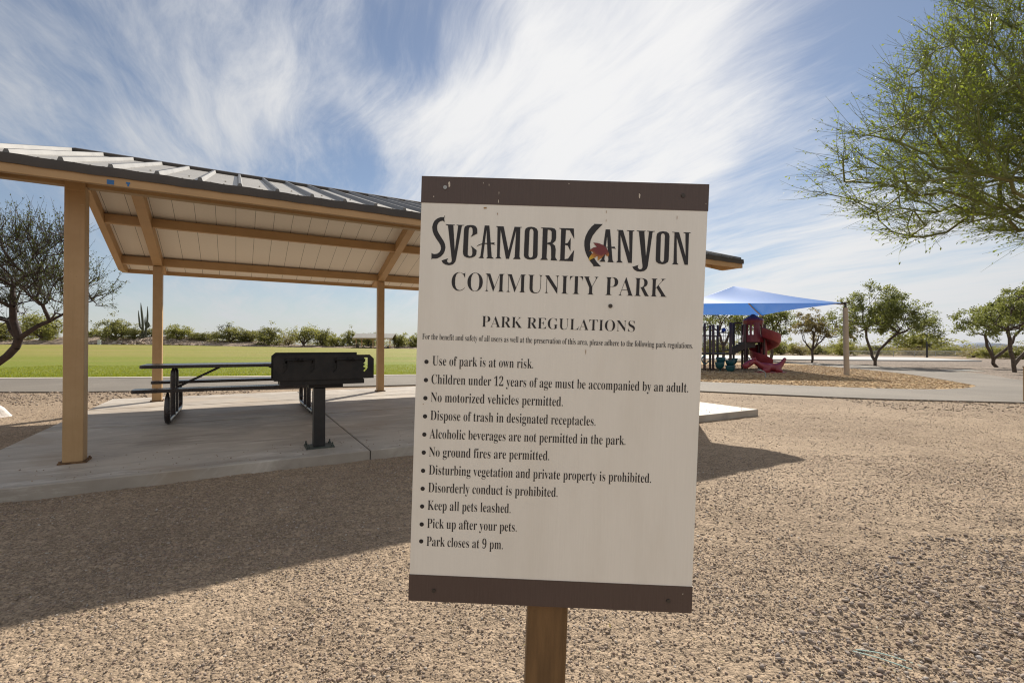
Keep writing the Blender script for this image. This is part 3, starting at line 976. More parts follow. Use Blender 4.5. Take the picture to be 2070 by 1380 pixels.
mb = MB()
BW, BH, BT = 0.3050, 0.4573, 0.007
mb.box(-BW, BW, -BT, BT, -BH, BH)
board = on_sign(mb.build('board', M['face'], sign, bevel=0.0012))
for z0, z1 in ((0.4015, BH), (-BH, -0.4007)):
    mb = MB()
    e = 0.0008
    mb.box(-BW - e, BW + e, -BT - e, BT + e, z0 if z0 > 0 else z0 - e, z1 + e if z1 > 0 else z1)
    mb.build('colour_band', M['band'], board)
mb = MB()
mb.box(-0.0455, 0.0425, BT + 0.0003, BT + 0.089, -1.24, 0.40)
on_sign(mb.build('post', M['wood'], sign, bevel=0.004))

YF = -BT - 0.0006
for i, g in enumerate(LOGO):
    mb = MB()
    y = YF - 0.00012 * (i % 3)
    mb.plate([[(x / 1e5, z / 1e5) for x, z in l] for l in g], y, y + 0.0003, 1)
    if i == 0:
        logo = mb.build('title_lettering', M['ink'], board)
        bm_all = mb
    else:
        bm_all.add(mb.v, mb.f)
bpy.data.objects.remove(logo)
bm_all.m = [0] * len(bm_all.f)
bm_all.build('title_lettering', M['ink'], board)
mb = MB()
mb.plate([[(x / 1e5, z / 1e5) for x, z in LEAF]], YF - 0.0009, YF - 0.0005, 1)
mb.build('leaf_emblem', leaf_print(), board)


def serif(s):
    r = ''
    for c in s:
        if 'A' <= c <= 'Z':
            r += chr(0x1D400 + ord(c) - 65)
        elif 'a' <= c <= 'z':
            r += chr(0x1D41A + ord(c) - 97)
        elif '0' <= c <= '9':
            r += chr(0x1D7CE + ord(c) - 48)
        else:
            r += c
    return r


def lettering(txt, x0, z0, x1, z1, cap, off):
    cu = bpy.data.curves.new('lettering', 'FONT')
    cu.body = serif(txt)
    cu.offset = off
    cu.resolution_u = 4
    tmp = bpy.data.objects.new('tmp', cu)
    COL.objects.link(tmp)
    dg = bpy.context.evaluated_depsgraph_get()
    me = bpy.data.meshes.new_from_object(tmp.evaluated_get(dg))
    bpy.data.objects.remove(tmp)
    bpy.data.curves.remove(cu)
    n = len(me.vertices)
    co = np.zeros(n * 3)
    me.vertices.foreach_get('co', co)
    co = co.reshape(-1, 3)
    xm, xM = co[:, 0].min(), co[:, 0].max()
    s = (co[:, 0] - xm) / (xM - xm)
    CAPU = CAP_UNIT
    X = x0 + s * (x1 - x0)
    Z = z0 + s * (z1 - z0) + co[:, 1] / CAPU * cap * (1.06 if off > -0.01 else 1.0)
    out = np.stack([X, np.full(n, YF), Z], 1)
    me.vertices.foreach_set('co', out.ravel())
    me.materials.clear()
    me.materials.append(M['ink'])
    me.update()
    o = bpy.data.objects.new('lettering', me)
    COL.objects.link(o)
    o.parent = board
    return o


def cap_height():
    cu = bpy.data.curves.new('lettering', 'FONT')
    cu.body = serif('H')
    tmp = bpy.data.objects.new('tmp', cu)
    COL.objects.link(tmp)
    me = bpy.data.meshes.new_from_object(tmp.evaluated_get(bpy.context.evaluated_depsgraph_get()))
    h = max(v.co.y for v in me.vertices)
    bpy.data.objects.remove(tmp)
    bpy.data.meshes.remove(me)
    return h


CAP_UNIT = cap_height()
for i, (txt, x0, z0, x1, z1, cap) in enumerate(LINES):
    lettering(txt, x0, z0, x1, z1, cap, -0.0125 if i == 0 else (-0.0125 if i == 1 else -0.0085))
for x, z in BUL:
    mb = MB()
    mb.plate([[(x + 0.0046 * math.cos(a * math.pi / 9), z + 0.0046 * math.sin(a * math.pi / 9)) for a in range(18)]], YF, YF + 0.0003, 1)
    mb.build('bullet', M['ink'], board)
for i, (x, z) in enumerate(((-0.2546, 0.435), (0.2517, 0.4327), (-0.251, -0.434), (0.2546, -0.4335), (0.107, 0.1941))):
    mb = MB()
    mb.tube([(x, -BT - 0.0028, z), (x, -BT + 0.002, z)], [0.0042, 0.0048], 12)
    mb.build('screw', M['grey_steel'] if i == 0 else M['trim'], board, smooth=True)
rng = random.Random(5)


def blot(mb, x, z, sx, sz, y=YF - 0.0006):
    n = 11
    pts = []
    for k in range(n):
        a = 2 * math.pi * k / n
        q = rng.uniform(0.5, 1.15)
        pts.append((x + math.cos(a) * sx * q, z + math.sin(a) * sz * q))
    mb.plate([pts], y, y + 0.0002, 1)


mb = MB()
for x, z, sx, sz in ((-0.2462, 0.4414, .0025, .006), (0.1594, 0.4296, .0028, .0055), (-0.1392, 0.427, .0008, .004), (-0.1395, 0.4086, .0009, .0045), (-0.1608, 0.4432, .001, .003), (-0.1731, 0.4466, .0008, .002), (-0.2783, 0.4149, .001, .002), (0.0091, 0.4503, .0014, .0012), (0.2999, 0.4168, .001, .0015), (0.285, -0.417, .001, .002)):
    mb = MB()
    blot(mb, x, z, sx, sz, YF - 0.0009)
    mb.build('paint_chip', M['kerb'], board)  # white chips in the brown band paint
M['stain'] = mat('rust_stain_mark', (0.33, 0.20, 0.09), 0.7)
for x, z, sx, sz in ((-0.167, 0.394, .004, .0022), (-0.1407, 0.382, .0008, .0025), (0.0907, 0.393, .0007, .0035), (0.0909, 0.375, .0005, .0035), (0.2406, 0.3855, .0006, .005), (0.058, 0.095, .0006, .006), (-0.287, -0.03, .0008, .0012)):
    mb = MB()
    blot(mb, x, z, sx, sz)
    mb.build('rust_stain', M['stain'], board)

# ------------------------------------------------------------------ park grill
GU, GN = 0.797, 5.70
GO = (GU, GN, PZ)
grill = thing('park_grill', 'wide black steel barbecue grill on a square post at the pad edge', 'grill', W(GU, GN, PZ), TH)


def notch(u, z, s=1):
    """saw-tooth slot that holds the grate; teeth on the side away from s"""
    w = 0.026
    pts = [(w, 0.0), (w, -0.118), (-0.008, -0.160), (-0.022, -0.148), (0.004, -0.118), (-0.020, -0.105), (-0.020, -0.092), (0.004, -0.078), (-0.020, -0.066), (-0.020, -0.053), (0.004, -0.040), (-0.018, -0.026), (-0.010, 0.0)]
    return [(u + s * x, z + y) for x, y in pts]


NF = 5.53
mb = MB(GO)
ou = [(0.33, 0.885), (1.357, 0.885), (1.357, 1.105), (1.310, 1.151), (0.372, 1.151), (0.33, 1.112)]
mb.plate([ou, notch(0.435, 1.118), notch(0.70, 1.118), notch(0.93, 1.118), notch(1.262, 1.118)], NF, NF + 0.006, 1)
mb.build('front_plate', M['sooty'], grill)
mb = MB(GO)
mb.plate([[(0.33, 0.885), (1.245, 0.885), (1.245, 1.172), (0.372, 1.172), (0.33, 1.135)]], 5.895, 5.901, 1)
mb.build('back_plate', M['sooty'], grill)
mb = MB(GO)
mb.plate([[(NF + 0.007, 0.885), (5.894, 0.885), (5.894, 1.10), (NF + 0.03, 1.10), (NF + 0.007, 1.08)]], 0.352, 0.357, 0)
mb.plate([[(NF + 0.007, 0.885), (5.894, 0.885), (5.894, 1.05), (NF + 0.007, 1.05)]], 1.21, 1.215, 0)
mb.box(0.34, 1.24, NF + 0.007, 5.894, 0.879, 0.8845)
mb.plate([[(0.36, 0.895), (1.215, 0.895), (1.215, 1.135), (0.36, 1.10)]], NF + 0.016, NF + 0.020, 1)
mb.build('firebox', M['sooty'], grill)
mb = MB(GO)
mb.box(0.395, 1.255, NF + 0.02, 5.87, 0.828, 0.878)
mb.build('ash_pan', M['sooty'], grill)
for u0, u1 in ((0.45, 0.705), (0.945, 1.25)):
    mb = MB(GO)
    for k in range(14):
        n = NF + 0.03 + k * 0.026
        mb.tube([(u0, n, 1.045), (u1, n, 1.045)], 0.005, 5)
    mb.tube([(u0, NF + 0.03, 1.045), (u0, 5.87, 1.045)], 0.006, 5)
    mb.tube([(u1, NF + 0.03, 1.045), (u1, 5.87, 1.045)], 0.006, 5)
    gr = mb.build('grate', M['oldmetal'], grill)
    mb = MB(GO)
    zt = 1.10
    pts = [(u0, NF + 0.03, zt - 0.04), (u0, NF - 0.03, zt), (u0 + 0.03, NF - 0.045, zt)] + [(u1 - 0.03, NF - 0.045, zt), (u1, NF - 0.03, zt), (u1, NF + 0.03, zt - 0.04)]
    mb.tube(pts, 0.0075, 7)
    um = (u0 + u1) / 2
    coil = []
    for k in range(61):
        t = k / 60
        a = t * 2 * math.pi * 6
        coil.append((um - 0.04 + 0.08 * t, NF - 0.045 + 0.015 * math.cos(a), zt + 0.015 * math.sin(a)))
    mb.tube(coil, 0.005, 5)
    mb.build('handle', M['sooty'], gr, smooth=True)
mb = MB(GO)
mb.box(GU - 0.060, GU + 0.060, GN - 0.060, GN + 0.060, PZ + 0.012, 0.785)
mb.build('post', M['black'], grill, bevel=0.006)
mb = MB(GO)
mb.box(GU - 0.115, GU + 0.24, GN - 0.085, GN + 0.085, 0.79, 0.826)
mb.build('bracket', M['sooty'], grill)
mb = MB(GO)
mb.box(GU - 0.14, GU + 0.15, GN - 0.125, GN + 0.125, PZ, PZ + 0.012)
for du in (-.12, .13):
    for dn in (-.1, .1):
        mb.tube([(GU + du, GN + dn, PZ + 0.012), (GU + du, GN + dn, PZ + 0.028)], 0.016, 6)
        mb.tube([(GU + du, GN + dn, PZ + 0.028), (GU + du, GN + dn, PZ + 0.055)], 0.008, 6)
mb.build('base_plate', M['oldmetal'], grill)

# ------------------------------------------------------------------ picnic table
TC = 9.03
TO = (0.12, TC, PZ)
table = thing('picnic_table', 'dark vinyl coated picnic table with two attached benches on looped tube legs', 'picnic table', W(0.12, TC, PZ), TH)
TU0, TU1 = -1.22, 1.46


def slab_top(mb, u0, u1, n0, n1, z0, z1, r=0.05):
    pts = []
    for cu, cn, a0 in ((u1 - r, n0 + r, -90), (u1 - r, n1 - r, 0), (u0 + r, n1 - r, 90), (u0 + r, n0 + r, 180)):
        for k in range(5):
            a = R(a0 + k * 22.5)
            pts.append((cu + r * math.cos(a), cn + r * math.sin(a)))
    mb.plate([pts], z0, z1, 2)


mb = MB(TO)
slab_top(mb, TU0, TU1, TC - 0.38, TC + 0.38, 0.895, 0.942)
mb.build('tabletop', M['bronze'], table, bevel=0.012)
for n in (TC - 0.85, TC + 0.85):
    mb = MB(TO)
    slab_top(mb, TU0, TU1, n - 0.15, n + 0.15, 0.592, 0.637, 0.04)
    mb.build('bench_seat', M['bronze'], table, bevel=0.012)
for u in (-0.83, 1.07):
    mb = MB(TO)
    rr = 0.036
    z0 = PZ + rr + 0.004
    path_pts = [(u, TC - 0.85, 0.588), (u, TC - 0.87, 0.50), (u, TC - 0.905, 0.38), (u, TC - 0.90, 0.28)]
    for k in range(6):
        a = R(180 + k * 18)
        path_pts.append((u, TC - 0.78 + 0.12 * math.cos(a), z0 + 0.12 + 0.12 * math.sin(a)))
    half = path_pts
    full = half + [(u, 2 * TC - p[1], p[2]) for p in reversed(half)]
    rad = [0.012, 0.032] + [rr] * (len(full) - 4) + [0.032, 0.012]
    mb.tube(full, rad, 10)
    lg = mb.build('leg', M['bronze'], table, smooth=True)
    for n in (TC - 0.2, TC + 0.2):
        mb = MB(TO)
        mb.tube([(u, n, z0), (u, n, 0.78), (u, n, 0.84), (u, n, 0.89)], [rr, rr, 0.033, 0.012], 10)
        mb.build('upright', M['bronze'], lg, smooth=True)
    mb = MB(TO)
    mb.tube([(u, TC - 0.85, 0.585), (u, TC + 0.85, 0.585)], 0.014, 6)
    mb.build('seat_bar', M['bronze'], table)
    mb = MB(TO)
    s = 1 if u < 0 else -1
    mb.tube([(u + s * 0.03, TC, 0.585), (u + s * 0.60, TC, 0.89)], 0.019, 8)
    mb.build('brace', M['bronze'], table)

# ------------------------------------------------------------------ trees
def ell_points(rs, ells, n, shell=0.55):
    vol = np.array([e[3] * e[4] * e[5] for e in ells])
    pick = rs.choice(len(ells), n, p=vol / vol.sum())
    d = rs.normal(size=(n, 3))
    d /= np.linalg.norm(d, axis=1)[:, None]
    r = rs.uniform(0, 1, n) ** (1 / 3)
    r = shell * r + (1 - shell) * r ** 0.4
    E_ = np.array(ells)
    return E_[pick, :3] + d * r[:, None] * E_[pick, 3:6]


def grow(rs, root, trunk, pts, bend=0.5):
    """join points into a branching skeleton: each hangs on the node that gives a short, direct way back to the root"""
    nodes = [np.array(root, float)] + [np.array(p, float) for p in trunk]
    par = [-1] + list(range(len(trunk)))
    plen = [0.0]
    for i in range(1, len(nodes)):
        plen.append(plen[-1] + np.linalg.norm(nodes[i] - nodes[i - 1]))
    t0 = nodes[-1]
    order = np.argsort(np.linalg.norm(pts - t0, axis=1))
    N = np.zeros((len(nodes) + len(pts), 3))
    N[:len(nodes)] = nodes
    PL = np.zeros(len(N))
    PL[:len(nodes)] = plen
    k = len(nodes)
    lo = max(len(trunk) - 1, 1)
    for i in order:
        p = pts[i]
        d = np.linalg.norm(N[lo:k] - p, axis=1)
        c = d + bend * PL[lo:k] + 0.25 * np.maximum(0, N[lo:k, 2] - p[2])
        j = int(np.argmin(c)) + lo
        N[k] = p
        PL[k] = PL[j] + d[j - lo]
        par.append(j)
        k += 1
    return N, par


def pipe(N, par, tip, ex=2.3):
    n = len(N)
    acc = np.zeros(n)
    kids = np.zeros(n, int)
    for i in range(n - 1, 0, -1):
        if kids[i] == 0:
            acc[i] = tip ** ex
        acc[par[i]] += acc[i]
        kids[par[i]] += 1
    return acc ** (1 / ex), kids


def frusta(A, B, ra, rb, sides, wig=0.0, rs=None):
    """many tapered sticks at once -> verts, quads"""
    n = len(A)
    D = B - A
    L = np.linalg.norm(D, axis=1)[:, None] + 1e-9
    D = D / L
    up = np.where(np.abs(D[:, 2:3]) < 0.9, np.array([[0, 0, 1.0]]), np.array([[1.0, 0, 0]]))
    X = np.cross(D, up)
    X /= np.linalg.norm(X, axis=1)[:, None]
    Y = np.cross(D, X)
    ang = 2 * np.pi * np.arange(sides) / sides
    ring = X[:, None, :] * np.cos(ang)[None, :, None] + Y[:, None, :] * np.sin(ang)[None, :, None]
    V = np.concatenate([A[:, None, :] + ring * ra[:, None, None], B[:, None, :] + ring * rb[:, None, None]], 1)
    base = (np.arange(n) * 2 * sides)[:, None]
    k = np.arange(sides)
    q = np.stack([k, (k + 1) % sides, sides + (k + 1) % sides, sides + k], 1)
    F_ = (base[:, :, None] + q[None]).reshape(-1, 4)
    return V.reshape(-1, 3), F_


def leaves(rs, C, size, aspect=0.45, up=0.3, droop=0.0, dirs=None):
    n = len(C)
    d = rs.normal(size=(n, 3)) if dirs is None else dirs + rs.normal(size=(n, 3)) * 0.5
    d[:, 2] -= droop
    d /= np.linalg.norm(d, axis=1)[:, None]
    u = rs.normal(size=(n, 3))
    u[:, 2] += up * 3
    s = np.cross(d, u)
    s /= np.linalg.norm(s, axis=1)[:, None] + 1e-9
    L = (size * rs.uniform(0.6, 1.35, n))[:, None]
    nrm = np.cross(s, d) * L * 0.12
    V = np.stack([C, C + d * L * 0.5 + s * L * aspect * 0.5 + nrm, C + d * L, C + d * L * 0.5 - s * L * aspect * 0.5 + nrm], 1).reshape(-1, 3)
    F_ = np.arange(n * 4).reshape(-1, 4)
    return V, F_


def tree(name, label, category, seed, root, trunk, ells, npts, tip, bark, leafmat, nleaf, lsize, spread, trunk_r=None, aspect=0.5, group=None,
         twigs=0, twig_len=0.5, twig_mat=None, twig_r=0.004, out_bias=1.0, up_bias=0.2, shell=0.55, droop=0.0, clump=0, loc=None, bend=0.5, rmin=0.0):
    rs = np.random.RandomState(seed)
    root = np.array(root, float)
    pts = ell_points(rs, ells, npts, shell)
    N, par = grow(rs, root, trunk, pts, bend)
    rad, kids = pipe(N, par, tip)
    if trunk_r:
        rad = rad * trunk_r / rad[0]
        rad = np.maximum(rad, tip * 0.6)
    par = np.array(par)
    t = thing(name, label, category, tuple(root), 0, group)
    # wood: every edge split in pieces with a slight kink
    A, B, ra, rb = [], [], [], []
    for i in range(1, len(N)):
        a, b = N[par[i]], N[i]
        L = np.linalg.norm(b - a)
        k = max(1, min(5, int(L / 0.25))) if rad[i] > tip * 1.2 else max(1, min(3, int(L / 0.4)))
        r0 = min(rad[par[i]], rad[i] * 1.5)
        prev, pr = a, r0
        off = rs.normal(size=3) * L * 0.07
        for j in range(1, k + 1):
            s = j / k
            q = a + (b - a) * s + off * math.sin(math.pi * s) + (rs.normal(size=3) * L * 0.015 if j < k else 0)
            r = r0 + (rad[i] - r0) * s
            A.append(prev); B.append(q); ra.append(pr); rb.append(r)
            prev, pr = q, r
    A, B, ra, rb = map(np.array, (A, B, ra, rb))
    thick = ra > max(0.02, tip * 2.2)
    if thick.sum() < 4:
        thick = ra >= np.sort(ra)[-4]
    V1, F1 = frusta(A[thick] - root, B[thick] - root, ra[thick], rb[thick], 8)
    thin = ~thick
    V2, F2 = frusta(A[thin] - root, B[thin] - root, ra[thin], rb[thin], 4)
    tips = np.where(kids == 0)[0]
    cen = np.array(trunk[-1], float)
    LV, LF = [], []
    if twigs:
        src = rs.choice(np.arange(len(trunk) + 1, len(N)), twigs)
        P0 = N[src] + rs.normal(size=(twigs, 3)) * 0.03
        pd = N[src] - N[par[src]]
        pd /= np.linalg.norm(pd, axis=1)[:, None] + 1e-9
        od = N[src] - cen
        od /= np.linalg.norm(od, axis=1)[:, None] + 1e-9
        d = pd * 0.7 + od * out_bias + rs.normal(size=(twigs, 3)) * 0.55
        d[:, 2] += up_bias
        d /= np.linalg.norm(d, axis=1)[:, None]
        L = twig_len * rs.uniform(0.35, 1.3, twigs)[:, None]
        curve = rs.normal(size=(twigs, 3)) * 0.16
        curve[:, 2] += 0.12 - droop
        Q = [P0 + d * L * s + curve * L * s * s for s in (0, 0.35, 0.7, 1.0)]
        rr = [twig_r, twig_r * 0.8, twig_r * 0.6, twig_r * 0.35]
        TV, TF, o = [], [], 0
        for k in range(3):
            v, f = frusta(Q[k] - root, Q[k + 1] - root, np.full(twigs, rr[k]), np.full(twigs, rr[k + 1]), 3)
            TV.append(v); TF.append(f + o); o += len(v)
        V2 = np.concatenate([V2] + TV)
        F2 = np.concatenate([F2] + [f + (len(V2) - o) for f in TF])
        s = rs.uniform(0.15, 1.0, nleaf)[:, None]
        pick = rs.randint(0, twigs, nleaf)
        LC = P0[pick] + d[pick] * L[pick] * s + curve[pick] * L[pick] * s * s + rs.normal(size=(nleaf, 3)) * spread
        v, f = leaves(rs, LC - root, lsize, aspect, droop=0.4, dirs=d[pick])
    else:
        src = rs.choice(np.concatenate([tips, tips, np.arange(len(trunk) + 1, len(N))]), nleaf)
        if clump:
            cl = N[rs.choice(tips, clump)] + rs.normal(size=(clump, 3)) * spread
            LC = cl[rs.randint(0, clump, nleaf)] + rs.normal(size=(nleaf, 3)) * spread * 0.42 * np.array([1, 1, 0.75])
        else:
            LC = N[src] + rs.normal(size=(nleaf, 3)) * spread
        v, f = leaves(rs, LC - root, lsize, aspect)
    if twigs:
        raw_mesh('trunk', V1, F1, bark, t, 4, True)
        raw_mesh('twig_wood', V2, F2, twig_mat or bark, t, 4)
    else:
        raw_mesh('trunk', np.concatenate([V1, V2]), np.concatenate([F1, F2 + len(V1)]), bark, t, 4, True)
    raw_mesh('crown', v, f, leafmat, t, 4)
    if loc is not None:
        t.location = loc
    return t


# big green tree whose crown hangs in from the right
tree('palo_verde_tree', 'large green thorny tree reaching in at the upper right with drooping leafy twigs', 'tree', 11, (10.6, 8.2, 0),
     [(10.5, 8.15, 0.9), (10.3, 8.0, 1.8), (10.0, 7.8, 2.5)],
     [(7.3, 7.0, 4.05, 2.55, 2.0, 1.15), (8.2, 7.2, 5.2, 2.1, 2.0, 1.5), (9.4, 7.4, 6.4, 2.4, 2.1, 1.7), (9.3, 7.4, 4.2, 2.2, 2.2, 1.3), (6.1, 6.9, 3.75, 1.3, 1.0, 0.72)],
     1100, 0.0045, M['bark_green'], M['lf_palo'], 62000, 0.050, 0.016, trunk_r=0.13, aspect=0.42, twigs=15000, twig_len=0.55, twig_mat=M['twig_green'], twig_r=0.0038,
     out_bias=0.8, up_bias=0.15, shell=0.6, droop=0.05, bend=0.35)
# dark mesquite at the left edge
tree('mesquite_tree', 'dark twisted mesquite tree at the left edge beside the shelter post', 'tree', 23, (-13.3, 10.9, 0),
     [(-12.7, 10.9, 0.5), (-11.7, 10.9, 0.78), (-11.2, 10.9, 1.35), (-10.55, 10.95, 1.75)],
     [(-11.4, 10.8, 2.95, 1.45, 1.3, 0.95), (-10.1, 10.9, 2.45, 0.8, 0.8, 0.6), (-12.4, 10.7, 2.4, 1.2, 1.2, 1.0), (-10.8, 10.9, 3.35, 0.75, 0.8, 0.65)],
     380, 0.006, M['bark'], M['lf_mesq'], 20000, 0.046, 0.022, trunk_r=0.08, aspect=0.5, twigs=2600, twig_len=0.55, twig_mat=M['bark'], twig_r=0.0055,
     out_bias=0.7, up_bias=0.5, shell=0.6, bend=0.3)
# small trees on the rock mulch
tree('shade_tree', 'rounded multi-stem shade tree right behind the beige canopy pole', 'tree', 31, (22.1, 29.2, 0),
     [(22.1, 29.2, 0.35)],
     [(21.9, 29.2, 3.15, 1.5, 1.4, 0.95), (23.5, 29.3, 2.75, 1.45, 1.3, 0.9), (20.9, 29.1, 2.5, 1.1, 1.1, 0.65), (24.9, 29.2, 2.35, 0.85, 0.9, 0.6), (22.0, 29.2, 4.2, 0.9, 0.9, 0.75), (23.6, 29.3, 3.75, 0.9, 0.9, 0.6), (20.2, 29.1, 2.75, .75, .8, .5)],
     150, 0.016, M['bark_grey'], M['lf_tree'], 19000, 0.115, 0.28, trunk_r=0.085, aspect=0.5, clump=340, bend=0.55)
tree('small_tree', 'small sparse olive tree just left of the beige canopy pole', 'tree', 37, (21.0, 33.6, 0),
     [(21.0, 33.6, 0.9)],
     [(20.8, 33.6, 2.9, 1.15, 1.1, 0.6), (22.1, 33.6, 2.2, 0.95, 0.9, 0.5), (20.4, 33.5, 2.3, 0.8, 0.8, 0.5), (21.6, 33.6, 3.1, .7, .7, .45), (23.1, 33.6, 2.35, .75, .8, .5)],
     90, 0.013, M['bark_grey'], M['lf_red'], 7000, 0.11, 0.22, trunk_r=0.075, aspect=0.5, clump=130, bend=0.55)
tree('shade_tree', 'leaning shade tree by the far rock bed, further back of the pair at right', 'tree', 41, (28.8, 28.5, 0),
     [(28.6, 28.5, 0.5)],
     [(28.3, 28.5, 2.6, 1.3, 1.2, 0.75), (29.8, 28.6, 3.1, 1.3, 1.2, 0.85), (27.4, 28.4, 2.35, 0.75, 0.8, 0.5), (30.8, 28.6, 2.9, 1.3, 1.3, 0.9)],
     120, 0.015, M['bark_grey'], M['lf_tree'], 12000, 0.115, 0.26, trunk_r=0.09, aspect=0.5, clump=240, bend=0.55)
tree('shade_tree', 'multi-stem shade tree at the right edge, nearer and taller of the pair', 'tree', 43, (24.2, 23.1, 0),
     [(24.15, 23.1, 0.35)],
     [(24.2, 23.1, 2.75, 1.3, 1.2, 0.85), (25.2, 23.1, 3.4, 1.2, 1.1, 0.8), (23.2, 23.1, 2.35, 0.8, 0.8, 0.45), (25.8, 23.1, 2.5, 1.1, 1.1, 0.8)],
     120, 0.013, M['bark_grey'], M['lf_tree'], 15000, 0.095, 0.22, trunk_r=0.085, aspect=0.5, clump=240, bend=0.55)
tree('shade_tree', 'green tree behind the dark playset posts beside the sign', 'tree', 47, (17.6, 40.0, 0),
     [(17.6, 40.0, 1.1)],
     [(16.4, 40, 3.3, 1.3, 1.2, 0.9), (18.2, 40, 3.0, 1.4, 1.2, 0.9), (17.5, 40, 3.9, 1.0, 1.0, 0.7)],
     90, 0.018, M['bark_grey'], M['lf_tree'], 5200, 0.15, 0.34, trunk_r=0.12, aspect=0.5, clump=160, bend=0.55)
tree('shade_tree', 'green tree directly behind the red spiral slide', 'tree', 53, (20.6, 38.2, 0),
     [(20.6, 38.2, 1.1)],
     [(20.2, 38.2, 2.9, 1.4, 1.2, 0.9), (21.1, 38.2, 2.6, 1.0, 1.2, 0.9), (20.9, 38.2, 3.6, 1.0, 1.0, 0.7)],
     90, 0.018, M['bark_grey'], M['lf_tree'], 5200, 0.15, 0.34, trunk_r=0.12, aspect=0.5, clump=160, bend=0.55)

# ------------------------------------------------------------------ far side of the lawn
rs0 = np.random.RandomState(77)


def berm():
    xs = np.linspace(-190, -18, 130)
    ys = np.linspace(0, 16, 14)
    vs, fs = [], []
    for i, x in enumerate(xs):
        hmax = 1.75 * float(sstep(-x, 52, 78)) * (0.75 + 0.35 * math.sin(x * 0.21 + 1) * math.sin(x * 0.067)) + 0.35
        for j, y in enumerate(ys):
            s = y / 16
            h = 1.15 * hmax * (math.sin(min(1, s / 0.55) * math.pi / 2)) + rs0.normal() * 0.09 * (0 < j < 13)
            yy = 108.3 + y + 0.9 * math.sin(x * 0.13)
            vs.append((x, yy, float(gz(x, yy)) + (h if j else -0.15)))
    n = len(ys)
    for i in range(len(xs) - 1):
        for j in range(n - 1):
            fs.append((i * n + j, (i + 1) * n + j, (i + 1) * n + j + 1, i * n + j + 1))
    mb = MB()
    mb.add(vs, fs)
    mb.build('dirt_berm', M['berm'], kind='structure')


berm()


def berm_z(x, dy):
    hmax = 1.75 * float(sstep(-x, 52, 78)) * (0.75 + 0.35 * math.sin(x * 0.21 + 1) * math.sin(x * 0.067)) + 0.35
    return float(gz(x, 108 + dy)) + hmax * math.sin(min(1, dy / 16 / 0.55) * math.pi / 2)


PROTO = {}


def bush_proto(key, seed, ells, nleaf, lsize, lm, name='desert_bush'):
    t = tree(name, 'proto', 'bush', seed, (0, 0, 0), [(0.02, 0, 0.12)], ells, 60, 0.02, M['bark_grey'], lm, nleaf * 2, lsize * 0.95, 0.2, trunk_r=0.07, aspect=0.55, clump=120, bend=0.6)
    PROTO[key] = [t, False]


# crowns about one unit high, scaled where they stand
def E(*a):
    return tuple(a)


bush_proto('round', 101, [E(0, 0, .62, .62, .6, .42), E(.45, 0, .5, .45, .5, .36), E(-.5, .1, .45, .45, .5, .34), E(.1, 0, .85, .35, .4, .2), E(0, 0, .25, .6, .5, .22)], 3000, 0.085, M['lf_bush'])
bush_proto('wide', 103, [E(-.6, 0, .5, .6, .5, .36), E(.6, 0, .55, .6, .5, .38), E(0, 0, .66, .6, .5, .36), E(0, 0, .22, 1.0, .5, .2)], 3400, 0.085, M['lf_bush2'])
bush_proto('tall', 107, [E(0, 0, .7, .4, .4, .34), E(-.25, 0, .5, .35, .4, .35), E(.3, 0, .55, .35, .4, .35), E(0, 0, .25, .4, .4, .22)], 2600, 0.08, M['lf_bush'])
bush_proto('open', 109, [E(-.35, 0, .72, .4, .4, .26), E(.4, 0, .78, .42, .4, .24), E(0, 0, .55, .5, .4, .25)], 1700, 0.08, M['lf_bush2'], 'desert_tree')
bush_proto('dry', 113, [E(0, 0, .5, .6, .5, .4), E(.5, 0, .4, .5, .5, .3), E(-.5, 0, .4, .5, .5, .3)], 1500, 0.08, M['lf_dry'], 'dry_brush')


def bush(key, x, y, z, h, wide, rot, label, category, group):
    root, used = PROTO[key]
    sc = (h * wide, h * wide, h)
    if not used:
        root.location = (x, y, z)
        root.rotation_euler = (0, 0, rot)
        root.scale = sc
        root['label'] = label
        PROTO[key][1] = True
        o = root
    else:
        o = dup(root, (x, y, z), rot, sc, label)
    o['category'] = category
    if group:
        o['group'] = group
    return o


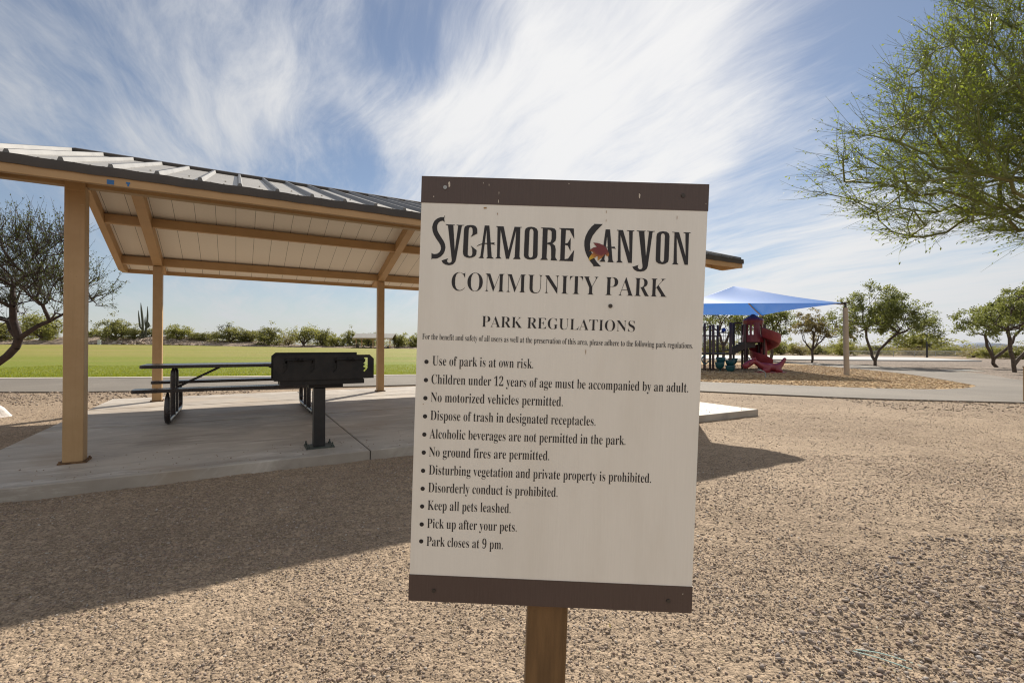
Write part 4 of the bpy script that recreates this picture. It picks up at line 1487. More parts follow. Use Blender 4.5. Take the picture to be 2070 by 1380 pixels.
G1 = 'bushes and small trees along the far edge of the lawn'
row = [  # kind of crown, x, width, top height, distance behind the lawn edge, label, category
    ('open', -110.9, 9.09, 8.00, 5, 'tall feathery green tree seen through the mesquite branches at left', 'tree'),
    ('wide', -107.4, 3.91, 4.91, 3.5, 'small bright green tree on a thin trunk left of the near shelter post', 'tree'),
    ('round', -123.5, 12.30, 5.50, 9, 'dense olive bush at the far left edge behind the mesquite trunk', 'bush'),
    ('wide', -100.5, 4.54, 4.41, 8, 'low yellow green bush just right of the near left shelter post', 'bush'),
    ('round', -93.2, 7.22, 6.29, 5, 'broad round olive mesquite left of the tall saguaro', 'bush'),
    ('tall', -89.6, 3.53, 4.79, 6, 'narrow green bush touching the left side of the saguaro', 'bush'),
    ('round', -87.5, 2.63, 4.48, 8, 'small olive bush between the saguaro and the rear left shelter post', 'bush'),
    ('wide', -80.0, 7.59, 5.37, 7, 'wide bright bush right of the rear left shelter post', 'bush'),
    ('tall', -75.6, 5.79, 3.73, 9, 'low dull green bush in the gap before the dead-topped tree', 'bush'),
    ('round', -67.1, 7.52, 4.70, 6, 'dense olive bush in front of the bare dead-topped tree', 'bush'),
    ('tall', -63.4, 4.19, 4.38, 8, 'upright olive bush over the left end of the grill', 'bush'),
    ('round', -57.2, 6.52, 4.63, 5, 'big round dark green bush above the left half of the grill', 'bush'),
    ('dry', -54.1, 4.07, 3.74, 8, 'brownish twiggy bush between two green bushes above the grill', 'bush'),
    ('open', -49.0, 6.06, 5.41, 5, 'tallest feathery mesquite above the middle of the grill', 'tree'),
    ('tall', -45.9, 4.07, 4.66, 8, 'upright bush just right of the tallest feathery mesquite', 'bush'),
    ('wide', -42.1, 5.69, 3.31, 7, 'low yellow green bush left of the distant ramada', 'bush'),
    ('round', -39.4, 4.14, 4.08, 10, 'dark bush rising behind the left end of the distant ramada', 'bush'),
    ('tall', -35.9, 4.21, 3.86, 12, 'olive bush behind the middle of the distant ramada', 'bush'),
    ('tall', -27.0, 2.59, 3.46, 6, 'small dark bush right of the distant ramada', 'bush'),
    ('wide', -23.2, 7.35, 3.59, 7, 'wide green bush between the distant ramada and the sign', 'bush'),
]
for i, (key, x, wd, zt, dy, lab, cat) in enumerate(row):
    y = 108 + dy
    zb = berm_z(x, dy) - 0.1
    h = max(1.5, (zt - zb) * 0.80)
    wide = wd / h / {'round': 1.75, 'wide': 2.3, 'tall': 1.15, 'open': 1.6, 'dry': 1.9}[key]
    bush(key, x, y, zb, h, wide, i * 2.17, lab, cat, G1)

G2 = 'bushes and small trees beyond the court'
row2 = [
    ('wide', 34.7, 3.84, 1.68, 62, 'dense olive bush between the slide and the small sparse tree', 'bush'),
    ('dry', 36.1, 2.72, 1.29, 60, 'pale dry bush left of the small sparse tree', 'bush'),
    ('round', 40.7, 3.17, 0.95, 64, 'low olive bush behind the trunk of the small sparse tree', 'bush'),
    ('wide', 41.3, 4.21, 1.63, 60, 'yellow green bush behind the beige canopy pole', 'bush'),
    ('round', 49.3, 4.22, 0.63, 66, 'low bush behind the trunk of the rounded shade tree', 'bush'),
    ('open', 56.0, 8.17, 2.44, 66, 'wide pale feathery tree behind the dark gooseneck pole', 'tree'),
    ('dry', 50.5, 3.59, 0.91, 60, 'brown twiggy bush left of the dark gooseneck pole', 'bush'),
    ('wide', 54.3, 3.96, 0.59, 60, 'low olive brush right of the dark gooseneck pole', 'bush'),
    ('dry', 50.0, 3.43, 0.67, 52, 'dry brown brush left of the pair of shade trees', 'bush'),
    ('wide', 48.3, 2.87, 0.85, 48, 'green brush seen between the trunks of the two right trees', 'bush'),
    ('round', 49.1, 3.79, 0.96, 46, 'olive brush at the far right edge behind the tree trunks', 'bush'),
    ('round', 26.5, 3.84, 1.46, 62, 'olive bush seen through the dark playset posts', 'bush'),
    ('wide', 31.6, 5.01, 1.32, 64, 'yellow green bush seen behind the playset stairs', 'bush'),
]
for i, (key, x, wd, zt, y, lab, cat) in enumerate(row2):
    h = max(1.0, zt + 0.05)
    wide = wd / h / {'round': 1.75, 'wide': 2.3, 'tall': 1.15, 'open': 1.6, 'dry': 1.9}[key]
    bush(key, x, y, -0.05, h, wide, i * 1.31, lab, cat, G2)


def scrub(name, boxes, n, size, lm):
    """low brush that reads as one mass"""
    rs = np.random.RandomState(5)
    C = []
    for (x0, x1, y0, y1, h, k) in boxes:
        for _ in range(k):
            x, y = rs.uniform(x0, x1), rs.uniform(y0, y1)
            hh = h * rs.uniform(0.45, 1.0)
            m = n // 10
            p = rs.normal(size=(m, 3)) * np.array([hh * 0.55, hh * 0.5, hh * 0.3]) + np.array([x, y, hh * 0.45])
            p[:, 2] = np.abs(p[:, 2]) + gz(p[:, 0], p[:, 1])
            C.append(p)
    C = np.concatenate(C)
    v, f = leaves(rs, C, size, 0.5)
    raw_mesh(name, v, f, lm, None, 4, kind='stuff')


scrub('desert_scrub', [(-170, -10, 122, 140, 3.0, 190), (-10, 30, 110, 140, 3.0, 30)], 1800, 0.32, M['lf_bush'])
scrub('desert_brush', [(22, 60, 66, 90, 1.9, 46), (58, 110, 58, 100, 1.7, 60), (100, 190, 100, 150, 2.4, 40)], 1500, 0.22, M['lf_dry'])
scrub('low_brush', [(22, 62, 60, 78, 1.5, 44), (56, 100, 52, 76, 1.4, 50)], 1500, 0.20, M['lf_bush'])

# rubble on the berm
rs = np.random.RandomState(9)
ICO = None


def ico():
    bm = bmesh.new()
    bmesh.ops.create_icosphere(bm, subdivisions=1, radius=1.0)
    v = np.array([q.co[:] for q in bm.verts])
    f = np.array([[q.index for q in g.verts] for g in bm.faces])
    bm.free()
    return v, f


IV, IF = ico()


def stones(name, P, r, material, cols, flat=0.65, **tags):
    n = len(P)
    rs = np.random.RandomState(len(P))
    V = IV[None] * (1 + rs.normal(size=(n, len(IV), 1)) * 0.22)
    V = V * (np.array([1, 1, flat])[None, None] * (1 + rs.uniform(-.35, .35, (n, 1, 3))))
    a = rs.uniform(0, 2 * np.pi, n)
    b = rs.normal(size=n) * 0.4
    ca, sa, cb, sb = np.cos(a), np.sin(a), np.cos(b), np.sin(b)
    Rm = np.zeros((n, 3, 3))
    Rm[:, 0, 0] = ca; Rm[:, 0, 1] = -sa * cb; Rm[:, 0, 2] = sa * sb
    Rm[:, 1, 0] = sa; Rm[:, 1, 1] = ca * cb; Rm[:, 1, 2] = -ca * sb
    Rm[:, 2, 1] = sb; Rm[:, 2, 2] = cb
    V = np.einsum('nij,nkj->nki', Rm, V) * r[:, None, None] + P[:, None, :]
    F = (IF[None] + (np.arange(n) * len(IV))[:, None, None]).reshape(-1, 3)
    c = np.repeat(cols, len(IV), 0)
    c = np.concatenate([c, np.ones((len(c), 1))], 1)
    return raw_mesh(name, V.reshape(-1, 3), F, material, None, 3, False, c, **tags)


def stone_mat(name, rough=0.85):
    m = bpy.data.materials.new(name)
    m.use_nodes = True
    t = NT(m.node_tree)
    p = m.node_tree.nodes['Principled BSDF']
    a = t.n('ShaderNodeVertexColor', layer_name='stone').outputs['Color']
    pos = t.n('ShaderNodeNewGeometry').outputs['Position']
    n1 = t.noise(pos, 300, 3, 0.6)
    t.put(p.inputs['Base Color'], t.mix(t.math('MULTIPLY', n1, 0.5), a, (0.27, 0.21, 0.16)))
    p.inputs['Roughness'].default_value = rough
    p.inputs['Specular IOR Level'].default_value = 0.25
    return m


M['pebble'] = stone_mat('loose_pebble')


def palette(rs, n):
    base = np.array([[0.40, 0.31, 0.235], [0.33, 0.25, 0.19], [0.27, 0.215, 0.18], [0.45, 0.37, 0.30], [0.26, 0.21, 0.18], [0.36, 0.255, 0.20], [0.55, 0.49, 0.43]])
    k = rs.choice(len(base), n, p=[.28, .2, .12, .18, .07, .09, .06])
    return base[k] * rs.uniform(0.66, 0.95, (n, 1))


n = 1500
x = rs.uniform(-150, -60, n)
dy = rs.uniform(0.2, 9, n)
P = np.stack([x, 108.3 + dy, np.array([berm_z(a, b) for a, b in zip(x, dy)])], 1)
stones('berm_rubble', P, rs.uniform(0.12, 0.42, n), M['pebble'], palette(rs, n) * 1.15, kind='stuff')

# saguaro
sag = thing('saguaro_cactus', 'tall dark saguaro cactus with four raised arms on the far berm', 'cactus', (-87.6, 114, berm_z(-87.6, 6) - 0.2))
sag.scale = (0.9, 0.9, 0.9)


def ribbed(pts, rad):
    mb = MB()
    p = spline(pts, 5)
    q = spline([(r, 0, 0) for r in rad], 5)
    mb.tube(p, [a[0] for a in q], 14)
    vs = mb.v
    for i in range(len(vs)):
        if i % 2:
            c = p[i // 14]
            vs[i] = tuple(c[k] + (vs[i][k] - c[k]) * 0.8 for k in range(3))
    return mb


ribbed([(-.2, 0, 0), (-.15, 0, 2.5), (-.25, 0, 5), (-.55, 0, 7.6), (-.75, 0, 9.6)], [.27, .30, .27, .22, .05]).build('stem', M['cactus'], sag, smooth=True)
for pts, rad in (([(-.3, 0, 2.6), (-.85, 0, 3.3), (-1.15, 0, 5.4), (-1.4, 0, 7.6)], [.2, .23, .2, .05]),
                 ([(.5, .1, 0), (.55, .1, 2.2), (.85, .1, 4.2), (1.0, .1, 6.4), (.95, .1, 8.7)], [.24, .27, .25, .2, .05]),
                 ([(.7, .1, 3.0), (.5, 0, 3.8), (.42, 0, 4.8), (.45, 0, 5.9)], [.15, .18, .16, .05]),
                 ([(.85, .1, 3.0), (1.25, 0, 3.2), (1.45, 0, 3.8), (1.3, 0, 4.5)], [.15, .24, .24, .06])):
    ribbed(pts, rad).build('arm', M['cactus'], sag, smooth=True)

# bare dead tree top above the bushes
tree('dead_tree', 'bare dead-topped tree standing out above the far bushes', 'tree', 61, (-70.5, 118.5, 1.5), [(-70.5, 118.5, 2.6)],
     [(-70.3, 118.5, 4.6, 1.9, 1.2, 1.3), (-71.8, 118.5, 4.7, 1.0, 1.0, 0.9)], 60, 0.035, M['bark'], M['lf_mesq'], 260, 0.3, 0.2, trunk_r=0.14, bend=0.4)

# distant ramada
ram = thing('ramada', 'small distant ramada with pale gable roof at the far edge of the lawn', 'shelter', (-31.7, 111.5, 0.08))
RW, RD = 4.55, 2.6
for side in (-1, 1):
    mb = MB()
    mb.ext([(side * RD, 2.42), (0, 3.42), (0, 3.30), (side * RD, 2.30)], -RW, RW, 0)
    mb.build('roof_panel', M['roof'], ram)
    mb = MB()
    mb.box(-RW, RW, side * RD - 0.06, side * RD + 0.06, 2.18, 2.299)
    mb.build('fascia', M['tan'], ram)
for px in (-3.85, 0.0, 3.85):
    for py in (-2.0, 2.0):
        mb = MB()
        mb.box(px - .1, px + .1, py - .1, py + .1, -0.1, 2.5)
        mb.build('post', M['tan'], ram)
for px in (-3.85, 0, 3.85):
    mb = MB()
    mb.ext([(-RD + .1, 2.34), (0, 3.26), (RD - .1, 2.34), (RD - .1, 2.16), (0, 3.06), (-RD + .1, 2.16)], px - .08, px + .08, 0)
    mb.build('rafter', M['tan'], ram)
mb = MB()
mb.box(-37, -26.4, 108.8, 114.6, -0.1, 0.09)
mb.build('ramada_pad', M['kerb'], kind='structure')
for px, lab in ((-33.6, 'dark picnic table under the left half of the distant ramada'), (-29.6, 'dark picnic table under the right half of the distant ramada')):
    t = thing('picnic_table', lab, 'picnic table', (px, 111.3, 0.09), 0, 'tables under the distant ramada')
    mb = MB(); mb.box(-1.2, 1.2, -.38, .38, .70, .76); mb.build('tabletop', M['bronze'], t)
    for s in (-1, 1):
        mb = MB(); mb.box(-1.2, 1.2, s * .75 - .14, s * .75 + .14, .41, .46); mb.build('bench_seat', M['bronze'], t)
        mb = MB(); mb.box(s * .85 - .05, s * .85 + .05, -.8, .8, 0, .4); mb.box(s * .85 - .04, s * .85 + .04, -.1, .1, .4, .7); mb.build('leg', M['bronze'], t)
t = thing('trash_can', 'dark trash can by the left post of the distant ramada', 'trash can', (-35.2, 109.3, 0.09))
mb = MB(); mb.tube([(0, 0, 0), (0, 0, .85)], [.30, .34], 14); mb.build('bin_body', M['deck'], t)
mb = MB(); mb.tube([(0, 0, .85), (0, 0, .93), (0, 0, 1.0)], [.36, .34, .1], 14); mb.build('lid', M['trim'], t)
t = thing('utility_pedestal', 'pale grey utility pedestal at the lawn edge right of the near post', 'utility box', (-92.2, 107.2, 0.55))
mb = MB(); mb.box(-.28, .28, -.2, .2, 0, 1.1); mb.build('cabinet', M['pale_metal'], t, bevel=.03)
mb = MB(); mb.box(-.31, .31, -.23, .23, 1.1, 1.18); mb.build('cap', M['pale_metal'], t, bevel=.02)

# mountains far off
mb = MB()
rs = np.random.RandomState(3)
xs = np.linspace(-2500, 16000, 150)
pk = [(7600, 40), (8960, 72), (9430, 82), (8300, 25), (5700, 30), (9900, 40), (10500, 50), (11500, 40)]
prev = None
vs, fs = [], []
for i, x in enumerate(xs):
    h = -40 + 14 * math.sin(x * 0.0021) + 8 * math.sin(x * 0.006 + 1) + rs.normal() * 3
    for c, a in pk:
        h += a * math.exp(-((x - c) / 330) ** 2)
    vs += [(x, 8900, -320), (x, 9300, h - 30), (x, 9700 + rs.normal() * 60, h), (x, 10600, -320)]
for i in range(len(xs) - 1):
    for k in range(3):
        fs.append((4 * i + k, 4 * i + 4 + k, 4 * i + 5 + k, 4 * i + 1 + k))
mb.add(vs, fs)
mb.build('mountains', M['mountain'], smooth=True, kind='structure')

# ------------------------------------------------------------------ shade canopy over the playground
FR, BR, BLc, FL = (14.05, 20.3, 3.06), (15.1, 29.0, 3.06), (8.3, 29.7, 3.06), (7.25, 21.0, 3.06)
APEX = (11.55, 24.95, 4.33)
canopy = thing('shade_canopy', 'blue fabric hip shade canopy on beige poles over the playground', 'canopy', (11.2, 25, 0))
CO_ = (11.2, 25, 0)


def fabric_mat():
    m = bpy.data.materials.new('blue_shade_fabric')
    m.use_nodes = True
    t = NT(m.node_tree)
    nt = m.node_tree
    p = nt.nodes['Principled BSDF']
    co = t.n('ShaderNodeTexCoord').outputs['Object']
    n1 = t.noise(co, 3, 4, 0.6)
    c = t.mix(n1, (0.02, 0.17, 0.58), (0.03, 0.21, 0.66))
    t.put(p.inputs['Base Color'], c)
    p.inputs['Roughness'].default_value = 0.36
    p.inputs['Specular IOR Level'].default_value = 0.55
    p.inputs['Sheen Weight'].default_value = 0.08
    p.inputs['Sheen Roughness'].default_value = 0.4
    tr = t.n('ShaderNodeBsdfTranslucent', {'Color': (0.03, 0.24, 0.85, 1)})
    mx = t.n('ShaderNodeMixShader', {0: 0.27, 1: p.outputs[0], 2: tr.outputs[0]})
    nt.links.new(mx.outputs[0], nt.nodes['Material Output'].inputs['Surface'])
    return m


corners = [np.array(c) for c in (FR, BR, BLc, FL)]
ap = np.array(APEX)
mid = sum(corners) / 4
mb = MB(CO_)
K = 14
for e in range(4):
    a, b = corners[e], corners[(e + 1) % 4]
    vs, fs = [], []
    for i in range(K + 1):
        s = i / K
        # edges sweep inward and sag up like a stretched cable
        q = a + (b - a) * s
        inn = (mid - q)
        inn[2] = 0
        inn /= np.linalg.norm(inn)
        cat_ = 4 * s * (1 - s)
        q = q + inn * (0.12, 0.24, 0.3, 0.3)[{0: 1, 1: 2, 2: 3, 3: 0}[e]] * cat_ + np.array([0, 0, 0.02 * cat_])
        for j in range(K + 1):
            r = j / K
            p = q + (ap - q) * r
            p[2] -= 0.11 * math.sin(math.pi * r) * (0.75 + 0.7 * cat_) * (1 - 0.45 * r)
            vs.append(tuple(p))
    for i in range(K):
        for j in range(K):
            fs.append((i * (K + 1) + j, (i + 1) * (K + 1) + j, (i + 1) * (K + 1) + j + 1, i * (K + 1) + j + 1))
    mb.add(vs, fs)
mb.build('canopy_fabric', fabric_mat(), canopy, smooth=True)
for e, c in enumerate(corners):
    mb = MB(CO_)
    d = (c - mid)
    d[2] = 0
    d /= np.linalg.norm(d)
    x, y = c[0] + d[0] * 0.05, c[1] + d[1] * 0.05
    mb.tube([(x + d[0] * .05, y + d[1] * .05, 0), (x, y, 2.86)], [0.105, 0.095], 16)
    po = mb.build('pole', M['post_beige'], canopy, smooth=True)
    mb = MB(CO_)
    mb.tube([(x, y, 2.861), (x, y, 3.06)], 0.045, 8)
    mb.tube([(x, y, 3.02), (c[0] - d[0] * .25, c[1] - d[1] * .25, 3.05)], 0.03, 6)
    mb.box(x - .12, x + .12, y - .12, y + .12, 3.055, 3.085)
    mb.build('corner_bracket', M['trim'], po)
    mb = MB(CO_)
    pts = []
    for k in range(9):
        r = k / 8
        p = c + (ap - c) * r
        p[2] -= 0.11 * math.sin(math.pi * r) * 0.75 * (1 - 0.45 * r) + 0.05
        pts.append(tuple(p))
    mb.tube(pts, 0.04, 8)
    mb.build('hip_rafter', M['post_beige'], canopy, smooth=True)

# ------------------------------------------------------------------ playset
PO = (10.9, 24.6, 0.02)
play = thing('playset', 'dark brown climbing playset with posts, deck and barred climber left of the red slide', 'play structure', PO)


def pbox(name, x0, x1, y0, y1, z0, z1, m, parent=play, bevel=0.0):
    b = MB(PO)
    b.box(x0, x1, y0, y1, z0, z1)
    return b.build(name, m, parent, bevel=bevel)


for x, y, h, r in ((9.35, 23.3, 2.30, .06), (9.95, 24.1, 2.25, .055), (9.75, 23.25, 2.25, .06), (10.75, 23.6, 2.38, .065), (10.72, 25.0, 2.3, .055), (11.55, 25.0, 2.38, .055), (11.75, 24.2, 2.3, .06), (12.15, 24.8, 2.38, .055), (8.9, 24.6, 2.3, .06), (8.2, 23.4, 2.3, .06), (8.2, 25.0, 2.3, .06), (9.3, 25.2, 2.2, .06)):
    b = MB(PO)
    b.tube([(x, y, 0), (x, y, h - .03), (x, y, h)], [r, r, r * .6], 12)
    b.build('post', M['maroon'], play, smooth=True)
pbox('deck', 8.2, 10.75, 23.35, 25.0, 0.80, 0.86, M['deck'], bevel=.01)
pbox('deck', 10.95, 11.75, 24.2, 25.0, 0.98, 1.04, M['deck'], bevel=.01)
pbox('deck', 11.75, 13.1, 24.0, 25.0, 1.36, 1.42, M['deck'], bevel=.01)
b = MB(PO)
n = 9
for k in range(n):
    t0, t1 = k / n, (k + 1) / n
    x0, x1 = 10.95 + 1.1 * t0, 10.95 + 1.1 * t1
    z = 1.04 + 0.42 * math.sin(t1 * math.pi / 2)
    b.box(x0, x1, 23.75, 24.25, z - 0.32, z)
b.build('arched_steps', M['deck'], play)
b = MB(PO)
for k in range(9):
    x = 9.0 + k * 0.10
    b.tube([(x, 23.4, .86), (x, 23.4, 1.72)], .012, 5)
b.tube([(8.9, 23.4, 1.73), (9.95, 23.4, 1.73)], .02, 6)
b.build('railing', M['maroon'], play)
b = MB(PO)
for k in range(10):
    x = 9.85 + k * 0.09
    b.tube([(x, 24.6, .86), (x, 24.6, 1.72)], .011, 5)
b.tube([(9.8, 24.6, 1.73), (10.7, 24.6, 1.73)], .02, 6)
b.build('railing', M['maroon'], play)
b = MB(PO)
for k in range(8):
    x = 11.0 + k * 0.11
    b.tube([(x, 24.95, 1.04), (x, 24.95, 1.9 + .2 * (k % 2))], .011, 5)
b.tube([(10.72, 25.0, 1.9), (11.55, 25.0, 1.9)], .018, 6)
b.build('railing', M['maroon'], play)
for x0, x1, y in ((11.55, 12.15, 24.9), (11.2, 11.75, 24.4)):
    b = MB(PO)
    b.tube(spline([(x0, y, 1.3), (x0, y, 2.25), (x0 + .08, y, 2.38), (x1 - .08, y, 2.38), (x1, y, 2.25), (x1, y, 1.3)], 4), .024, 6)
    b.build('hoop_rail', M['maroon'], play, smooth=True)
b = MB(PO)
loop = [(12.55 + .33 * math.cos(a * math.pi / 8) * (1 + .3 * (math.cos(a * math.pi / 8) > 0)), 24.9, .8 + .36 * math.sin(a * math.pi / 8)) for a in range(17)]
b.tube(loop, .022, 6)
for z in (.6, .8, 1.0):
    b.tube([(11.9, 24.9, z), (12.8, 24.9, z)], .018, 5)
b.build('loop_climber', M['maroon'], play, smooth=True)
b = MB(PO)
for k in range(5):
    x = 10.75 - .0
    z = .15 + k * .2
    b.tube([(9.95, 24.1, z + .9), (10.75, 23.6, z + 1.0)], .012, 5)
b.build('climbing_net', M['maroon'], play)
b = MB(PO)
b.tube(spline([(9.35, 23.2, .78), (9.1, 23.0, .6), (9.2, 22.9, .35), (9.45, 23.0, .5)], 5), .03, 6)
b.build('steering_handle', M['teal'], play, smooth=True)
b = MB(PO)
b.tube([(10.35, 23.6, 1.88), (10.35, 23.5, 1.98), (10.35, 23.42, 2.02)], [.05, .09, .10], 10)
b.build('talk_tube', mat('blue_plastic', (0.02, 0.05, 0.28), 0.4), play, smooth=True)
for x, y, z, lab in ((10.05, 23.1, .62, None), (9.83, 22.7, .40, None), (10.42, 22.9, .50, None), (10.2, 22.4, .25, None), (11.05, 24.0, .55, None)):
    b = MB(PO)
    ring = []
    b.tube([(x, y, 0), (x, y, z - .2)], .025, 6)
    b.tube([(x, y, z - .27), (x, y, z - .22), (x, y, z - .12), (x, y, z), (x, y, z + .03)], [.06, .14, .19, .21, .20], 14)
    b.tube([(x, y, z + .02), (x, y, z + .05)], [.23, .22], 14)
    b.build('stepping_pod', M['teal'], play, smooth=True)

# red spiral slide with its slotted hood
SL_ = (12.35, 23.9, 0.02)
slide = thing('spiral_slide', 'red plastic spiral slide with slotted tower hood and dark pointed cap', 'slide', SL_)
cx0, cy0 = 12.52, 23.75
b = MB(SL_)
NS = 44
vs, fs = [], []
prof = [(.16, .30), (.18, .02), (.30, -.08), (.52, -.10), (.72, -.04), (.80, .14), (.82, .40), (.78, .41), (.765, .16), (.69, .0), (.52, -.06), (.30, -.04), (.215, .04), (.20, .30)]
for i in range(NS + 1):
    s = i / NS
    a = R(-128 + 400 * s)
    z = 1.72 - 1.42 * s ** 0.92
    k = 1.0 if s < 0.93 else 1 - (s - .93) * 4
    for (r, h) in prof:
        r = .15 + (r - .15) * .84
        vs.append((cx0 + r * math.cos(a), cy0 + r * math.sin(a), z + h * (k if h > .1 else 1)))
m_ = len(prof)
for i in range(NS):
    for j in range(m_):
        l = (j + 1) % m_
        fs.append((i * m_ + j, i * m_ + l, (i + 1) * m_ + l, (i + 1) * m_ + j))
fs += [tuple(range(m_)), tuple(range(NS * m_, NS * m_ + m_))]
b.add(vs, fs)
b.build('chute', M['red'], slide, smooth=True)
b = MB(SL_)
b.tube([(cx0, cy0, 0), (cx0, cy0, 1.75)], .105, 14)
b.build('pole', M['red'], slide, smooth=True)
tx, ty = 12.05, 24.0
b = MB(SL_)
n8 = 14


def ringp(r, z, n=n8, ph=0.0):
    return [(tx + r * math.cos(2 * math.pi * (k + ph) / n), ty + r * math.sin(2 * math.pi * (k + ph) / n), z) for k in range(n)]


def band(b, r0, z0, r1, z1, th=.05):
    A0, A1, B0, B1 = ringp(r0, z0), ringp(r1, z1), ringp(r0 - th, z0), ringp(r1 - th, z1)
    n = n8
    vs = A0 + A1 + B0 + B1
    fs = []
    for k in range(n):
        l = (k + 1) % n
        fs += [(k, l, n + l, n + k), (2 * n + k, 3 * n + k, 3 * n + l, 2 * n + l), (n + k, n + l, 3 * n + l, 3 * n + k), (k, 2 * n + k, 2 * n + l, l)]
    b.add(vs, fs)


band(b, .43, 2.28, .47, 2.50)
band(b, .47, 2.50, .38, 2.60)
band(b, .50, 1.42, .47, 1.78)
for k in range(n8):
    if k in (12, 13):
        continue
    a0, a1 = 2 * math.pi * (k - .22) / n8, 2 * math.pi * (k + .22) / n8
    for_r = [(.468, 1.76), (.432, 2.30)]
    vs = []
    for r, z in for_r:
        for a, rr in ((a0, r), (a1, r), (a1, r - .05), (a0, r - .05)):
            vs.append((tx + rr * math.cos(a), ty + rr * math.sin(a), z))
    b.add(vs, [(0, 1, 5, 4), (1, 2, 6, 5), (2, 3, 7, 6), (3, 0, 4, 7)])
# wide solid panel on the side towards the lawn
vs = []
for r, z in ((.487, 1.60), (.452, 2.40)):
    for q in (9.6, 10.1, 10.6, 11.1):
        a = 2 * math.pi * q / n8
        vs.append((tx + r * math.cos(a), ty + r * math.sin(a), z))
for r, z in ((.447, 1.60), (.412, 2.40)):
    for q in (9.6, 10.1, 10.6, 11.1):
        a = 2 * math.pi * q / n8
        vs.append((tx + r * math.cos(a), ty + r * math.sin(a), z))
fs = []
for i in range(3):
    fs += [(i, i + 1, 5 + i, 4 + i), (8 + i, 12 + i, 13 + i, 9 + i)]
fs += [(0, 4, 12, 8), (3, 11, 15, 7)]
b.add(vs, fs)
b.build('hood', M['red'], slide)
b = MB(SL_)
vs = ringp(.37, 2.585) + ringp(.07, 2.80) + [(tx, ty, 2.82)]
fs = [(k, (k + 1) % n8, n8 + (k + 1) % n8, n8 + k) for k in range(n8)] + [(n8 + k, n8 + (k + 1) % n8, 2 * n8) for k in range(n8)] + [tuple(reversed(range(n8)))]
b.add(vs, fs)
b.build('roof_cap', M['darkred'], slide)
for dx, dy in ((-.48, -.2), (-.35, .38), (.45, .3), (.42, -.3)):
    b = MB(SL_)
    b.tube([(tx + dx, ty + dy, 0), (tx + dx, ty + dy, 2.3)], .055, 10)
    b.build('post', M['maroon'], slide, smooth=True)


# red animal-shaped climber lying on the chips
def skinned(name, pts, edges, radii, m, off, parent, sub=2):
    me = bpy.data.meshes.new(name)
    me.from_pydata([(p[0] - off[0], p[1] - off[1], p[2] - off[2]) for p in pts], edges, [])
    o = bpy.data.objects.new(name, me)
    COL.objects.link(o)
    md = o.modifiers.new('skin', 'SKIN')
    md.use_smooth_shade = True
    sv = me.skin_vertices[0].data
    for i, r in enumerate(radii):
        r = r if isinstance(r, tuple) else (r, r)
        sv[i].radius = r
        sv[i].use_root = (i == 0)
    s = o.modifiers.new('sub', 'SUBSURF')
    s.levels = s.render_levels = sub
    dg = bpy.context.evaluated_depsgraph_get()
    dg.update()
    new = bpy.data.meshes.new_from_object(o.evaluated_get(dg))
    bpy.data.objects.remove(o)
    new.materials.clear()
    new.materials.append(m)
    for p in new.polygons:
        p.use_smooth = True
    new.name = name
    r = bpy.data.objects.new(name, new)
    COL.objects.link(r)
    if parent:
        r.parent = parent
    return r


AO = (11.3, 21.7, 0.02)
ani = thing('animal_climber', 'red plastic animal-shaped climber with raised tail lying before the spiral slide', 'play figure', AO)
y0 = 21.7
P_ = [(11.62, y0, .36), (11.30, y0, .42), (11.12, y0, .52), (10.88, y0 - .02, .70), (10.68, y0 - .05, .66), (10.44, y0 - .08, .46), (10.24, y0 - .1, .34),
      (11.95, y0, .34), (12.20, y0, .42), (12.38, y0 + .02, .62), (12.50, y0 + .03, .82), (12.54, y0 + .03, .93),
      (11.45, y0 - .2, .22), (11.25, y0 - .25, .10), (12.0, y0 - .2, .2), (12.22, y0 - .25, .10)]
E_ = [(0, 1), (1, 2), (2, 3), (3, 4), (4, 5), (5, 6), (0, 7), (7, 8), (8, 9), (9, 10), (10, 11), (0, 12), (12, 13), (7, 14), (14, 15)]
Rr_ = [.24, .21, .15, .15, .19, .17, .19, .24, .19, .12, .10, .07, .15, .11, .15, .11]
P_ = [(11.4 + (x - 11.4) * 0.86, y, z * 0.76) for x, y, z in P_]
skinned('body', P_, E_, [r * 0.80 for r in Rr_], M['red'], AO, ani)
for dy in (-.13, .10):
    b = MB(AO)
    b.tube([(10.95, y0 + dy * .8, .60), (10.93, y0 + dy, .68), (10.93, y0 + dy * 1.05, .73)], [.05, .04, .01], 8)
    b.build('ear', M['red'], ani, smooth=True)
    b = MB(AO)
    b.tube([(10.66, y0 - .06 + dy * 1.10, .44), (10.66, y0 - .06 + dy * 1.24, .44)], [.03, .018], 8)
    b.build('eye', M['black'], ani, smooth=True)
b = MB(AO)
b.box(11.10, 12.30, y0 - .28, y0 + .28, 0, .07)
b.build('base', M['red'], ani, bevel=.03)
t = thing('bent_rail', 'thin bent metal rail standing in the chips in front of the red animal climber', 'rail', (9.75, 18.45, 0.02))
b = MB((9.75, 18.45, 0.02))
b.tube(spline([(9.75, 18.45, 0), (9.75, 18.45, .16), (9.70, 18.45, .24), (9.60, 18.47, .29), (9.48, 18.5, .33)], 5), .024, 7)
b.build('bar', M['grey_steel'], t, smooth=True)

